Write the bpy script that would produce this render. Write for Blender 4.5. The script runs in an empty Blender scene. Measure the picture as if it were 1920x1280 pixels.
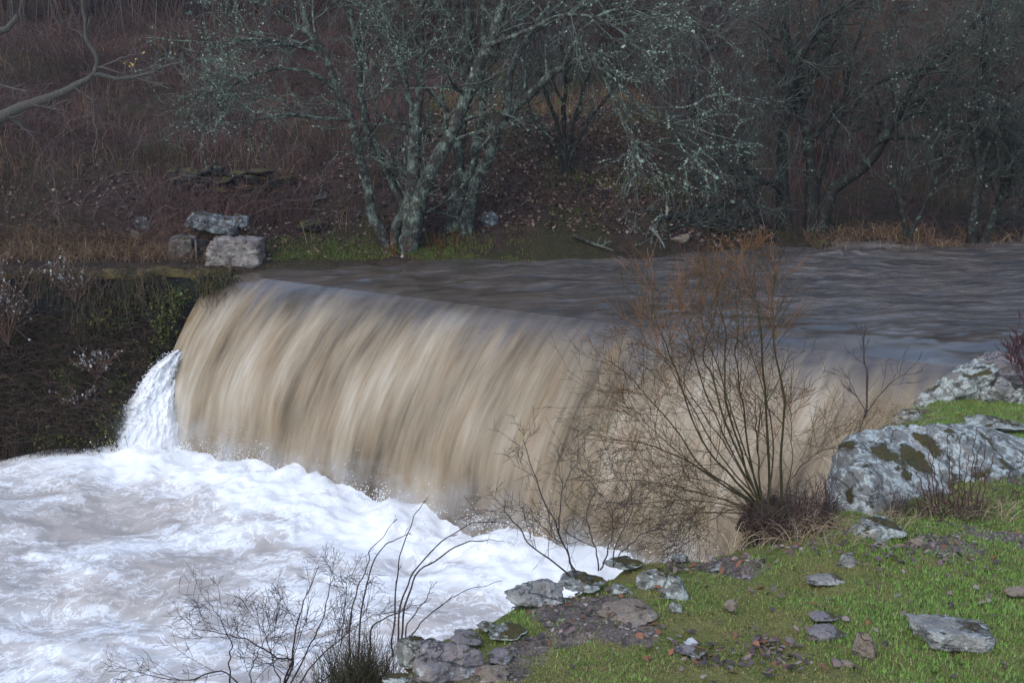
import bpy, bmesh, math, numpy as np
from mathutils import Vector, Matrix
R_ = math.radians
rng = np.random.default_rng(7)
C = bpy.context.scene.collection
scene = bpy.context.scene

# ------------------------------------------------------------------ camera geometry
FPX, PITCH, CZ = 2059.0, R_(13.4), 2.7
cp, sp = math.cos(PITCH), math.sin(PITCH)
def ray(px, py):
    a = (px-960)/FPX; b = -(py-640)/FPX
    return np.array([a, cp+b*sp, -sp+b*cp])
def at(px, py, Y):
    d = ray(px, py); t = Y/d[1]
    return np.array([d[0]*t, Y, CZ+d[2]*t])
def onz(px, py, z=0.0):
    d = ray(px, py); t = (z-CZ)/d[2]
    return np.array([d[0]*t, d[1]*t, z])

# ------------------------------------------------------------------ noise
_pr = np.random.default_rng(3)
_perm = _pr.permutation(256); _perm = np.concatenate([_perm, _perm, _perm])
_g = _pr.normal(size=(256, 3)); _g /= np.linalg.norm(_g, axis=1)[:, None]
def pn(x, y, z=0.0):
    x = np.asarray(x, float); y = np.asarray(y, float); z = np.broadcast_to(np.asarray(z, float), x.shape)
    xi = np.floor(x).astype(int); yi = np.floor(y).astype(int); zi = np.floor(z).astype(int)
    xf, yf, zf = x-xi, y-yi, z-zi
    u = xf**3*(xf*(xf*6-15)+10); v = yf**3*(yf*(yf*6-15)+10); w = zf**3*(zf*(zf*6-15)+10)
    def g(a, b, c):
        h = _perm[(_perm[(_perm[(xi+a) & 255]+yi+b) & 255]+zi+c) & 255]
        q = _g[h]
        return q[..., 0]*(xf-a)+q[..., 1]*(yf-b)+q[..., 2]*(zf-c)
    l = lambda a, b, t: a+(b-a)*t
    r = l(l(l(g(0,0,0), g(1,0,0), u), l(g(0,1,0), g(1,1,0), u), v), l(l(g(0,0,1), g(1,0,1), u), l(g(0,1,1), g(1,1,1), u), v), w)
    return r*1.5
def fbm(x, y, z=0.0, o=4, lac=2.03, gain=.5):
    s = 0; a = 1; f = 1
    for i in range(o):
        s = s+a*pn(x*f+i*17.3, y*f-i*9.1, z*f+i*3.7 if not np.isscalar(z) else z*f+i*3.7); a *= gain; f *= lac
    return s
def ridged(x, y, z=0.0, o=4):
    s = 0; a = 1; f = 1
    for i in range(o):
        s = s+a*(1-2*np.abs(pn(x*f+i*13.1, y*f+i*7.7, z+i*2.9))); a *= .5; f *= 2.1
    return s
def sst(a, b, x):
    t = np.clip((x-a)/(b-a), 0, 1); return t*t*(3-2*t)

# ------------------------------------------------------------------ mesh making
WP = {}
def empty(name, loc, label=None, cat=None, group=None):
    o = bpy.data.objects.new(name, None); C.objects.link(o); o.location = tuple(loc)
    WP[o.name] = np.array(loc, float); tag(o, label, cat, group); return o
def tag(o, label=None, cat=None, group=None, kind=None):
    if label: o['label'] = label
    if cat: o['category'] = cat
    if group: o['group'] = group
    if kind: o['kind'] = kind
    return o
def mk(name, V, F, mat, parent=None, loc=None, attrs=None, smooth=True, uv=None):
    V = np.asarray(V, float).reshape(-1, 3)
    org = WP[parent.name] if parent is not None else (np.array(loc, float) if loc is not None else np.zeros(3))
    V = V-org
    if not isinstance(F, (list, tuple)): F = [F]
    F = [np.asarray(f, np.int64) for f in F if len(f)]
    me = bpy.data.meshes.new(name)
    me.vertices.add(len(V)); me.vertices.foreach_set('co', V.astype(np.float32).ravel())
    li = np.concatenate([f.ravel() for f in F]); cnt = np.concatenate([np.full(len(f), f.shape[1]) for f in F])
    st = np.concatenate([[0], np.cumsum(cnt)[:-1]])
    me.loops.add(len(li)); me.loops.foreach_set('vertex_index', li.astype(np.int32))
    me.polygons.add(len(cnt)); me.polygons.foreach_set('loop_start', st.astype(np.int32))
    me.polygons.foreach_set('use_smooth', np.full(len(cnt), bool(smooth)))
    for k, a in (attrs or {}).items():
        a = np.asarray(a, np.float32)
        if a.ndim == 1:
            at_ = me.attributes.new(k, 'FLOAT', 'POINT'); at_.data.foreach_set('value', a)
        else:
            if a.shape[1] == 3: a = np.concatenate([a, np.ones((len(a), 1), np.float32)], 1)
            at_ = me.attributes.new(k, 'FLOAT_COLOR', 'POINT'); at_.data.foreach_set('color', a.ravel())
    me.update(calc_edges=True); me.validate()
    if mat: me.materials.append(mat)
    o = bpy.data.objects.new(name, me); C.objects.link(o)
    if parent is not None: o.parent = parent
    else: o.location = tuple(org)
    WP[o.name] = org
    return o
def grid(X, Y, Z):
    n, m = X.shape
    V = np.stack([X, Y, Z], -1).reshape(-1, 3)
    i = np.arange(n*m).reshape(n, m)
    F = np.stack([i[:-1, :-1], i[1:, :-1], i[1:, 1:], i[:-1, 1:]], -1).reshape(-1, 4)
    return V, F
def dup(root, loc, rotz=0, scale=1.0, label=None):
    def cpy(o, par):
        c = o.copy(); C.objects.link(c)
        if par is not None: c.parent = par
        for ch in o.children: cpy(ch, c)
        return c
    r = cpy(root, None); r.location = tuple(loc); r.rotation_euler = (0, 0, rotz)
    r.scale = (scale,)*3 if np.isscalar(scale) else tuple(scale)
    if label: r['label'] = label
    return r

# tubes: groups of polylines with equal point count
class Tubes:
    def __init__(s): s.g = []
    def add(s, P, R, k=5, col=None):
        P = np.asarray(P, float); R = np.asarray(R, float)
        if P.ndim == 2: P = P[None]; R = R[None]
        s.g.append((P, R, k, col)); return s
    def arrays(s):
        VV, FF, TH, CC, off = [], [], [], [], 0
        for P, R, k, col in s.g:
            N, n, _ = P.shape
            T = np.gradient(P, axis=1); T /= np.linalg.norm(T, axis=2)[..., None]+1e-9
            mean = P[:, -1]-P[:, 0]; ax = np.abs(mean).argmin(1)
            ref = np.eye(3)[ax][:, None, :]
            A = np.cross(T, ref); A /= np.linalg.norm(A, axis=2)[..., None]+1e-9
            B = np.cross(T, A)
            th = np.arange(k)*2*math.pi/k
            ring = P[:, :, None, :]+R[:, :, None, None]*(np.cos(th)[:, None]*A[:, :, None, :]+np.sin(th)[:, None]*B[:, :, None, :])
            VV.append(ring.reshape(-1, 3)); TH.append(np.repeat(R.ravel(), k))
            if col is not None: CC.append(np.repeat(np.asarray(col), n*k, axis=0))
            idx = np.arange(N*n*k).reshape(N, n, k)+off
            a = idx[:, :-1]; b = idx[:, 1:]
            F = np.stack([a, np.roll(a, -1, 2), np.roll(b, -1, 2), b], -1).reshape(-1, 4)
            FF.append(F); off += N*n*k
        at_ = {'thick': np.concatenate(TH)}
        if CC: at_['Col'] = np.concatenate(CC)
        return np.concatenate(VV), np.concatenate(FF), at_
    def build(s, name, mat, parent=None, loc=None):
        V, F, a = s.arrays(); return mk(name, V, F, mat, parent, loc, a)
def unit(v): return v/(np.linalg.norm(v, axis=-1)[..., None]+1e-9)
def catmull(pts, n):
    pts = np.asarray(pts, float); m = len(pts)
    if m == 2: return pts[0]+(pts[1]-pts[0])*np.linspace(0, 1, n)[:, None]
    e = np.concatenate([[2*pts[0]-pts[1]], pts, [2*pts[-1]-pts[-2]]])
    t = np.linspace(0, m-1-1e-6, n); i = t.astype(int); f = (t-i)[:, None]
    p0, p1, p2, p3 = e[i], e[i+1], e[i+2], e[i+3]
    return .5*(2*p1+(p2-p0)*f+(2*p0-5*p1+4*p2-p3)*f*f+(3*p1-p0-3*p2+p3)*f**3)
def sample(P, R, pi, t):
    n = P.shape[1]; f = t*(n-1); i = np.minimum(f.astype(int), n-2); f = (f-i)
    a, b = P[pi, i], P[pi, i+1]
    return a+(b-a)*f[:, None], unit(b-a), R[pi, i]+(R[pi, i+1]-R[pi, i])*f
def grow(P, R, nc, L, ang=(25, 60), npts=6, t0=.25, t1=1., up=.1, curl=.15, rr=.6, rmin=.002, fall=.4, rmax=9, gen=None):
    g = gen or rng
    N = len(P); pi = np.repeat(np.arange(N), nc)
    t = g.uniform(t0, t1, len(pi))
    p, tg, r = sample(P, R, pi, t)
    perp = unit(np.cross(tg, g.normal(size=p.shape)))
    a = np.radians(g.uniform(ang[0], ang[1], len(pi)))[:, None]
    d = np.cos(a)*tg+np.sin(a)*perp
    ln = L*g.uniform(.5, 1.25, len(pi))*(1-fall*t)
    st = (ln/(npts-1))[:, None]
    out = [p]; q = p
    for k in range(npts-1):
        d = unit(d+g.normal(size=d.shape)*curl+np.array([0, 0, up]))
        q = q+d*st; out.append(q)
    P2 = np.stack(out, 1)
    r0 = np.clip(r*rr, rmin*1.3, rmax)
    R2 = r0[:, None]*np.linspace(1, 0, npts)**.8+rmin*np.linspace(0, 1, npts)
    return P2, R2
def flakes(cent, size, nrm=None, g=None, jag=.35):
    """small irregular five-sided bits around centres"""
    g = g or rng
    N = len(cent)
    n = unit(g.normal(size=(N, 3))) if nrm is None else unit(nrm+g.normal(size=(N, 3))*.5)
    a = unit(np.cross(n, g.normal(size=(N, 3)))); b = np.cross(n, a)
    th = np.arange(5)*2*math.pi/5
    rad = size[:, None]*g.uniform(1-jag, 1+jag, (N, 5))
    V = cent[:, None, :]+rad[..., None]*(np.cos(th)[None, :, None]*a[:, None]+np.sin(th)[None, :, None]*b[:, None])+n[:, None]*(g.normal(size=(N, 5, 1))*size[:, None, None]*.3)
    return V.reshape(-1, 3), np.arange(N*5).reshape(N, 5)

# ------------------------------------------------------------------ materials
class NB:
    def __init__(s, name):
        s.m = bpy.data.materials.new(name); s.m.use_nodes = True; s.t = s.m.node_tree; s.t.nodes.clear()
        s.out = s.t.nodes.new('ShaderNodeOutputMaterial'); s.p = s.t.nodes.new('ShaderNodeBsdfPrincipled')
        s.t.links.new(s.p.outputs[0], s.out.inputs[0])
    def n(s, typ, **kw):
        x = s.t.nodes.new('ShaderNode'+typ)
        for k, v in kw.items(): setattr(x, k, v)
        return x
    def put(s, sock, v):
        if isinstance(v, bpy.types.NodeSocket): s.t.links.new(v, sock)
        elif v is not None:
            if isinstance(v, (tuple, list)) and len(v) == 3 and sock.type == 'RGBA': v = (*v, 1)
            sock.default_value = v
    def obj(s): return s.n('TexCoord').outputs['Object']
    def geo(s, k): return s.n('NewGeometry').outputs[k]
    def attr(s, name, f=True):
        x = s.n('Attribute'); x.attribute_name = name; return x.outputs['Fac' if f else 'Color']
    def mapv(s, v, sc=(1, 1, 1), loc=(0, 0, 0)):
        x = s.n('Mapping'); s.put(x.inputs[0], v); x.inputs['Scale'].default_value = sc; x.inputs['Location'].default_value = loc; return x.outputs[0]
    def noise(s, v, scale, det=4, rough=.55, dist=0.0, color=False):
        x = s.n('TexNoise'); s.put(x.inputs['Vector'], v); s.put(x.inputs['Scale'], scale); x.inputs['Detail'].default_value = det
        x.inputs['Roughness'].default_value = rough; x.inputs['Distortion'].default_value = dist
        return x.outputs[1 if color else 0]
    def vor(s, v, scale, feat='F1'):
        x = s.n('TexVoronoi', feature=feat); s.put(x.inputs['Vector'], v); x.inputs['Scale'].default_value = scale; return x.outputs[0]
    def ramp(s, f, stops):
        x = s.n('ValToRGB'); s.put(x.inputs[0], f); e = x.color_ramp.elements
        while len(e) < len(stops): e.new(.5)
        for el, (p, c) in zip(e, stops):
            el.position = p; el.color = (c, c, c, 1) if np.isscalar(c) else (*c, 1)
        return x.outputs[0]
    def mr(s, f, a, b, c=0, d=1):
        x = s.n('MapRange'); x.interpolation_type = 'SMOOTHSTEP'; s.put(x.inputs[0], f)
        for i, v in enumerate((a, b, c, d)): s.put(x.inputs[1+i], v)
        return x.outputs[0]
    def mix(s, f, a, b, mode='MIX'):
        x = s.n('Mix', data_type='RGBA', blend_type=mode); s.put(x.inputs[0], f); s.put(x.inputs[6], a); s.put(x.inputs[7], b); return x.outputs[2]
    def math(s, op, a, b=None, c=None):
        x = s.n('Math', operation=op); s.put(x.inputs[0], a); s.put(x.inputs[1], b)
        if c is not None: s.put(x.inputs[2], c)
        return x.outputs[0]
    def bump(s, h, st=.5, dist=.02, nrm=None):
        x = s.n('Bump'); x.inputs['Strength'].default_value = st; x.inputs['Distance'].default_value = dist; s.put(x.inputs['Height'], h)
        if nrm is not None: s.put(x.inputs['Normal'], nrm)
        return x.outputs[0]
    def fin(s, col, rough=.8, nrm=None, spec=.3, sss=None, **kw):
        s.put(s.p.inputs['Base Color'], col); s.put(s.p.inputs['Roughness'], rough); s.put(s.p.inputs['Normal'], nrm); s.put(s.p.inputs['Specular IOR Level'], spec)
        for k, v in kw.items(): s.put(s.p.inputs[k], v)
        return s.m
def M_bark(name, bark=(.035, .03, .027), lich=(.17, .205, .175), twig=(.06, .045, .04), amount=.5, th=(.004, .02)):
    b = NB(name); v = b.obj()
    n1 = b.math('ADD', b.math('MULTIPLY', b.noise(v, 7, 3, .6), .5), b.math('MULTIPLY', b.noise(b.mapv(v, (1, 1, .6)), 34, 5, .7), .5)); n2 = b.noise(b.mapv(v, (1, 1, .3)), 40, 4)
    l = b.mr(n1, .60-amount*.24, .76-amount*.16, 0, .85)
    bk = b.mix(n2, tuple(c*.5 for c in bark), tuple(c*1.6 for c in bark))
    lc = b.mix(b.noise(v, 60, 3), tuple(c*.55 for c in lich), tuple(c*1.35 for c in lich))
    tk = b.mr(b.attr('thick'), th[0], th[1])
    col = b.mix(l, bk, lc)
    tw = b.mix(b.mr(b.noise(v, 5, 3), .4, .65), twig, tuple(.5*a+.5*c for a, c in zip(twig, lich)))
    col = b.mix(tk, tw, col)
    return b.fin(col, .9, b.bump(b.math('ADD', n2, b.math('MULTIPLY', l, .6)), .8, .02), .15)
def M_plain(name, a, c, scale=12, rough=.8, spec=.25, bump=.4):
    b = NB(name); v = b.obj(); n = b.noise(v, scale, 5)
    return b.fin(b.mix(b.mr(n, .3, .7), a, c), rough, b.bump(n, bump, .01) if bump else None, spec)
def M_col(name, rough=.7, spec=.25, var=.5, trans=0):
    b = NB(name); c = b.attr('Col', False)
    return b.fin(c, rough, None, spec)
def M_rock(name, base=(.17, .175, .185), lich=(.42, .45, .42), la=.5, moss=.3, warm=(.2, .16, .13), upw=.35):
    b = NB(name); v = b.obj()
    n1 = b.noise(v, 3.2, 6, .6, .4); n2 = b.noise(v, 14, 6, .65); n3 = b.noise(v, 55, 4, .6); n4 = b.noise(b.mapv(v, (1, 1, 1), (7, 3, 1)), 5, 6, .7)
    col = b.mix(b.mr(n1, .35, .65), tuple(x*.75 for x in base), tuple(x*1.2 for x in base))
    col = b.mix(b.mr(n4, .5, .68), col, warm)
    col = b.mix(b.mr(n3, .35, .7, 0, .5), col, tuple(x*.5 for x in base))
    lf = b.mr(b.math('ADD', n2, b.math('MULTIPLY', n1, .5)), .98-la*.42, 1.06-la*.4)
    lc = b.mix(b.mr(n3, .3, .65), tuple(x*.6 for x in lich), lich)
    col = b.mix(lf, col, lc)
    up = b.n('SeparateXYZ'); b.put(up.inputs[0], b.geo('Normal'))
    mf = b.mr(b.math('ADD', b.math('MULTIPLY', up.outputs[2], upw), b.noise(b.mapv(v, (1, 1, 1), (3, 9, 4)), 4.5, 6, .65)), 1.0-moss*.5, 1.06-moss*.5)
    mf = b.math('MAXIMUM', mf, b.mr(b.math('ADD', b.attr('mosspatch'), b.math('MULTIPLY', b.math('SUBTRACT', n2, .5), 1.3)), .42, .56))
    mc = b.mix(n3, (.02, .025, .006), (.11, .075, .018))
    col = b.mix(mf, col, mc)
    cr = b.vor(b.mapv(v, (1, .6, 1.8)), 2.7, 'DISTANCE_TO_EDGE')
    ck = b.mr(b.math('ABSOLUTE', b.math('SUBTRACT', b.noise(b.mapv(v, (1, .7, 2.2), (2, 5, 1)), 2.4, 5, .6, .8), .5)), 0, .018)
    col = b.mix(b.math('MULTIPLY', b.math('SUBTRACT', 1., ck), .6), col, tuple(x*.25 for x in base))
    h = b.math('ADD', b.math('MULTIPLY', ck, .5), b.math('ADD', b.math('MULTIPLY', n2, .7), b.math('MULTIPLY', n3, .35))); h = b.math('ADD', h, b.math('MULTIPLY', mf, .5))
    return b.fin(col, .75, b.bump(h, .9, .035), .3)

m_bark_l = M_bark('lichened_bark', (.035, .03, .027), (.235, .295, .235), (.07, .064, .056), .64)
m_bark_d = M_bark('dark_bark', (.025, .022, .02), (.14, .185, .145), (.06, .058, .052), .46)
m_bark_g = M_bark('thicket_bark', (.06, .05, .047), (.14, .15, .135), (.10, .078, .070), .4)
m_bark_r = M_bark('russet_bark', (.07, .046, .038), (.12, .12, .10), (.14, .075, .052), .25)
m_bush = M_bark('willow_bark', (.05, .042, .022), (.10, .105, .06), (.075, .042, .022), .4, (.0024, .006))
m_orange = M_plain('russet_twig', (.24, .115, .05), (.14, .07, .032), 8, .7)
m_dark_twig = M_plain('dark_twig', (.03, .02, .02), (.07, .05, .045), 10, .7)
m_red_twig = M_plain('red_twig', (.09, .03, .032), (.05, .02, .025), 10, .6)
m_pale_twig = M_plain('grey_dead_twig', (.22, .21, .2), (.1, .095, .09), 14, .8)
m_lichen = M_plain('lichen_tuft', (.15, .20, .155), (.33, .39, .30), 6, .9, .1, 0)
m_lichen_p = M_plain('pale_lichen', (.3, .33, .33), (.55, .57, .56), 6, .9, .1, 0)
m_col = M_col('strand_colours')
m_leaf = M_col('leaf_colours', .55, .4)
m_rock = M_rock('grey_lichened_rock', (.265, .25, .228), (.42, .415, .375), .5, .22)
m_rock_d = M_rock('weathered_dark_slab', (.10, .105, .11), (.30, .32, .32), .55, .3)
m_rock_big = M_rock('blue_grey_boulder', (.225, .215, .195), (.52, .54, .51), .62, .72, (.29, .27, .245), .10)
m_rock_w = M_rock('white_lichen_rock', (.215, .208, .182), (.44, .46, .415), .7, .34)
m_rock_t = M_rock('tan_stone', (.27, .21, .16), (.4, .37, .32), .3, .12, (.26, .15, .09))
m_rock_p = M_rock('purple_stone', (.235, .205, .20), (.40, .40, .37), .4, .25, (.25, .19, .165))
m_rock_c = M_rock('pale_block_stone', (.24, .20, .175), (.36, .34, .31), .45, .1, (.22, .16, .13))
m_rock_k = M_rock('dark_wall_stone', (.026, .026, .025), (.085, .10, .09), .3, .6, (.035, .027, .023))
def turf_mat():
    b = NB('turf_blades'); c = b.attr('Col', False)
    va = b.n('VectorMath', operation='SCALE'); b.put(va.inputs[0], b.geo('Normal')); va.inputs[3].default_value = .45
    vb = b.n('VectorMath', operation='ADD'); b.put(vb.inputs[0], va.outputs[0]); vb.inputs[1].default_value = (0, 0, 1)
    vn = b.n('VectorMath', operation='NORMALIZE'); b.put(vn.inputs[0], vb.outputs[0]); b.fin(c, .7, vn.outputs[0], .15)
    t_ = b.n('BsdfTranslucent'); b.put(t_.inputs[0], c); m_ = b.n('MixShader'); m_.inputs[0].default_value = .12; b.put(t_.inputs['Normal'], vn.outputs[0])
    b.t.links.new(b.p.outputs[0], m_.inputs[1]); b.t.links.new(t_.outputs[0], m_.inputs[2]); b.t.links.new(m_.outputs[0], b.out.inputs[0]); return b.m
m_turf = turf_mat()
m_white = M_rock('white_quartz', (.6, .6, .6), (.75, .75, .74), .4, 0, (.55, .52, .5))

# ------------------------------------------------------------------ terrain functions
fs_x = np.array([-80, -30, -9, -4.05, -3.67, -1.47, .33, 1.96, 3.8, 5.6, 8.5, 20, 60, 120])
fs_y = np.array([6, 12, 15.1, 15.42, 15.58, 15.55, 15.35, 15.55, 16.25, 16.4, 16.45, 17.3, 20.5, 29])
def far_z(x, y):
    x = np.asarray(x, float); y = np.asarray(y, float)
    d = y-np.interp(x, fs_x, fs_y)-.12*fbm(x*1.3, y*1.3, 5.0, 2)
    mid = np.interp(d, [-1.45, 0, .6, 3.2, 4.8, 8, 14, 25, 60, 150, 400], [-3, .06, .24, 1.45, 2.05, 2.35, 3.4, 5.2, 9, 14, 22])
    lef = np.interp(d, [-1.6, -1.25, -.12, 0, .7, 1.6, 2.2, 4.5, 9, 11, 20, 60, 150, 400], [-3, -2.35, -.75, .1, .2, .45, .75, 1.6, 3.1, 3.5, 5.3, 10, 16, 24])
    rig = np.interp(d, [-1.45, 0, 1, 4, 8, 20, 60, 150, 400], [-3, .06, .2, .55, 1.1, 2.6, 7.6, 14, 20])
    w1 = sst(-4.5, -1.5, x); w2 = sst(2.2, 5, x)
    z = lef*(1-w1)+mid*w1*(1-w2)+rig*w2
    z = z+fbm(x*.35, y*.35, 1.0, 3)*.3*sst(.5, 4, d)+fbm(x*2.2, y*2.2, 2.0, 3)*.06*sst(0, .8, d)
    return z
edge_px = [(700, 1330), (742, 1280), (770, 1215), (830, 1180), (930, 1142), (985, 1105), (1100, 1086), (1190, 1050), (1290, 1040), (1400, 1025), (1475, 1000), (1548, 950), (1575, 870), (1612, 815), (1650, 785), (1745, 748)]
def zb(x, y):
    b = 1.1-.12*y
    b = np.where(b > .14, b, .14-.02*(1-np.exp((b-.14)/.3)))
    return b+.05*np.clip(x-6, 0, 40)
def onb(px, py, lift=0.0):
    d = ray(px, py); lo, hi = .5, 40.
    for _ in range(50):
        t = (lo+hi)/2
        if CZ+d[2]*t > float(zb(d[0]*t, d[1]*t))+lift: lo = t
        else: hi = t
    return np.array([d[0]*t, d[1]*t, CZ+d[2]*t])
edge = [tuple(onb(*p)[:2]) for p in edge_px]
poly = np.array([(-30, -40), (-9, -12), (-3, -4), (-1.5, 0), (-.9, 2.2)]+edge+[(4.3, 9.75), (5.2, 10.3), (7.5, 11.2), (12, 12.6), (30, 14), (80, 13), (120, 10), (120, -40)])
def sdf(x, y):
    x = np.asarray(x, float); y = np.asarray(y, float)
    dm = np.full(x.shape, 1e9); ins = np.zeros(x.shape, bool)
    for (ax, ay), (bx, by) in zip(poly, np.roll(poly, -1, 0)):
        ex, ey = bx-ax, by-ay
        t = np.clip(((x-ax)*ex+(y-ay)*ey)/(ex*ex+ey*ey), 0, 1)
        dm = np.minimum(dm, np.hypot(x-ax-ex*t, y-ay-ey*t))
        c = ((ay > y) != (by > y)) & (x < (bx-ax)*(y-ay)/((by-ay) if by != ay else 1e-9)+ax)
        ins ^= c
    return np.where(ins, dm, -dm)
def near_z(x, y, d=None):
    if d is None: d = sdf(x, y)
    d = d+.07*fbm(x*4, y*4, 8.0, 3)
    z = zb(x, y)+.05*fbm(x*1.1, y*1.1, 4., 3)+.022*fbm(x*5, y*5, 6., 3)+.008*pn(x*22, y*22)
    z = z-.045*(1-np.clip(d/.3, 0, 1))**2
    o = np.clip(-d, 0, None)
    return z-np.minimum(3.6, o*3.2+.15*np.sin(np.clip(o*14, 0, 9)))
# grass / soil masks on the near bank (0..1)
def soil(x, y):
    n = fbm(x*1.5, y*1.5, 11., 4)
    a = sst(.9, -.1, x-.28*(y-3.2)) # left part by the edge is litter and soil
    b = np.exp(-((x-2.05)/.42)**2-((y-4.55)/.22)**2)+np.exp(-((x-1.35)/.5)**2-((y-4.75)/.14)**2)*.7+np.exp(-((x-1.45)/.3)**2-((y-3.3)/.12)**2)*.6
    return np.clip(.26*a+.20*b+1.0*n+.02, 0, 1)

# ------------------------------------------------------------------ ground sheets
b = NB('hillside_soil'); v = b.obj()
n1 = b.noise(v, .5, 5); n2 = b.noise(v, 6, 6, .7); n3 = b.noise(v, 30, 4, .7)
col = b.mix(b.mr(n2, .3, .7), (.022, .015, .012), (.08, .048, .038))
col = b.mix(b.mr(n1, .45, .62, 0, .8), col, b.mix(n3, (.02, .022, .009), (.065, .06, .022)))
col = b.mix(b.mr(n3, .5, .72, 0, .7), col, (.14, .092, .068))
m_hill = b.fin(col, .9, b.bump(b.math('ADD', n2, b.math('MULTIPLY', n3, .6)), 1, .08), .15)
xs = np.unique(np.concatenate([np.linspace(-130, -14, 30), np.arange(-14, 16, .13), np.linspace(16, 140, 35)]))
ys = np.unique(np.concatenate([np.arange(8, 13, .5), np.arange(13, 27, .11), np.geomspace(27, 220, 60)]))
X, Y = np.meshgrid(xs, ys, indexing='ij'); V, F = grid(X, Y, far_z(X, Y))
tag(mk('far_bank_terrain', V, F, m_hill), kind='structure')

b = NB('meadow_soil'); v = b.obj(); s_ = b.attr('soil')
n1 = b.noise(v, 4, 6, .65); n2 = b.noise(v, 22, 5, .7); n3 = b.noise(v, 90, 3, .7)
g1 = b.mix(b.mr(n1, .35, .65), (.145, .18, .04), (.23, .20, .07)); g1 = b.mix(b.mr(n3, .3, .7), b.mix(.35, g1, (.03, .03, .012)), g1)
d1 = b.mix(b.mr(n2, .3, .7), (.15, .112, .085), (.31, .245, .20)); d1 = b.mix(b.mr(n3, .35, .62), (.085, .065, .055), d1)
col = b.mix(b.mr(b.math('ADD', s_, b.math('MULTIPLY', b.math('SUBTRACT', n2, .5), .5)), .42, .56), g1, d1)
cl = b.mr(b.attr('cliff'), .02, .12)
col = b.mix(cl, col, b.mix(n1, (.03, .025, .02), (.13, .12, .11)))
m_bank = b.fin(col, .85, b.bump(b.math('ADD', n2, b.math('MULTIPLY', n3, .5)), .9, .03), .25)
xs = np.unique(np.concatenate([np.linspace(-40, -2, 20), np.arange(-2, 6.2, .028), np.linspace(6.2, 120, 60)]))
ys = np.unique(np.concatenate([np.linspace(-40, 2.2, 25), np.arange(2.2, 10.6, .028), np.linspace(10.6, 16, 14)]))
X, Y = np.meshgrid(xs, ys, indexing='ij'); D = sdf(X, Y); Z = near_z(X, Y, D)
V, F = grid(X, Y, Z)
keep = (V[F[:, 0], 2] > -3.2)|(V[F[:, 2], 2] > -3.2); 
tag(mk('near_bank_ground', V, F[keep], m_bank, attrs={'soil': soil(X, Y).ravel(), 'cliff': np.clip(-D, 0, 1).ravel()}), kind='structure')

# ------------------------------------------------------------------ water
L0 = np.array([-3.95, 15.43]); DU = np.array([.847, -.531]); DN = np.array([-.531, -.847])
pr_s = np.array([0, .2, .42, .68, .94, 1.13, 1.28, 1.38, 1.44, 1.47]); pr_z = np.array([0, -.09, -.24, -.48, -.79, -1.07, -1.38, -1.78, -2.2, -2.6])
# smooth the drop curve by arc length
tt = np.linspace(0, len(pr_s)-1, 90); pc = catmull(np.stack([pr_s, pr_z, 0*pr_s], 1), 90)[:, :2]
arc = np.concatenate([[0], np.cumsum(np.hypot(*np.diff(pc, axis=0).T))]); 
Va = np.linspace(0, arc[-1], 150); PS = np.interp(Va, arc, pc[:, 0]); PZ = np.interp(Va, arc, pc[:, 1])
PTs = np.gradient(PS, Va); PTz = np.gradient(PZ, Va)
FOLD = 6.62
def fold(u, v):   # a raised rope of water that leans as it drops
    c = FOLD+.10*v-.18*np.clip(v-.9, 0, 3)
    k = u-c
    return sst(.5, 1.3, v)*(np.exp(-(k/.24)**2)*.12-.07*np.exp(-((k+.45)/.28)**2)+.05*np.exp(-((k-.7)/.4)**2))
def rel(u, v):    # streaked relief running with the flow
    a = sst(0., .9, v)
    lean = u+.10*v
    r = .075*pn(lean*1.1, v*.22, 3.)+.05*pn(lean*2.7, v*.3, 9.)+.022*pn(lean*7, v*.5, 1.)+.009*pn(lean*19, v*.9, 2.)+.004*pn(lean*45, v*1.6, 5.)
    return a*r+fold(u, v)
def lipz(u, s):   # upstream drawdown and ripple, s<=0
    return .19*(1-np.exp(s/1.2))
U = np.linspace(-.28, 10.9, 1100)
UU, VV = np.meshgrid(U, Va, indexing='ij')
rl = rel(UU, VV)*sst(0, .25, VV)
S = PS[None]+rl*(-PTz)[None]; Z = PZ[None]+rl*PTs[None]
taper = sst(-.3, .25, UU)
S = S*(.9+.1*taper); 
X = L0[0]+UU*DU[0]+S*DN[0]; Y = L0[1]+UU*DU[1]+S*DN[1]
Vw, Fw = grid(X, Y, Z)
# aeration along the face: smooth brown tongues and whiter bands
lean = UU+.10*VV
lw = lean+.10*pn(UU*1.3, VV*1.1, 40.)
air = .52+.62*pn(lw*1.1, VV*.55, 21.)+.40*pn(lw*3.2, VV*.9, 22.)+.20*pn(lw*11, VV*1.5, 23.)+.16*pn(lw*26, VV*2.4, 24.)
air = air+.12*np.exp(-((UU-(FOLD+.10*VV-.18*np.clip(VV-.9, 0, 3)))/.13)**2)*sst(.5, 1.2, VV)
air = air-.25*np.exp(-((UU-FOLD+.45)/.3)**2)*sst(.5, 1.2, VV)
air = air+.08*np.exp(-((UU-1.9)/1.4)**2)*sst(.3, .9, VV)*sst(2.8, 1.6, VV)
air = air+.75*np.exp(-((UU+.05)/.33)**2)*sst(.9, 2.3, VV)+.3*np.exp(-((UU-.25)/.5)**2)*sst(1.5, 2.6, VV)
start = sst(-.12+.2*pn(UU*2.2, 0*UU, 31.)+.35*pn(UU*9, VV*.6, 33.), .95+.4*pn(UU*3.1, 0*UU, 32.)+.35*pn(UU*9, VV*.6, 34.), VV)

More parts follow.
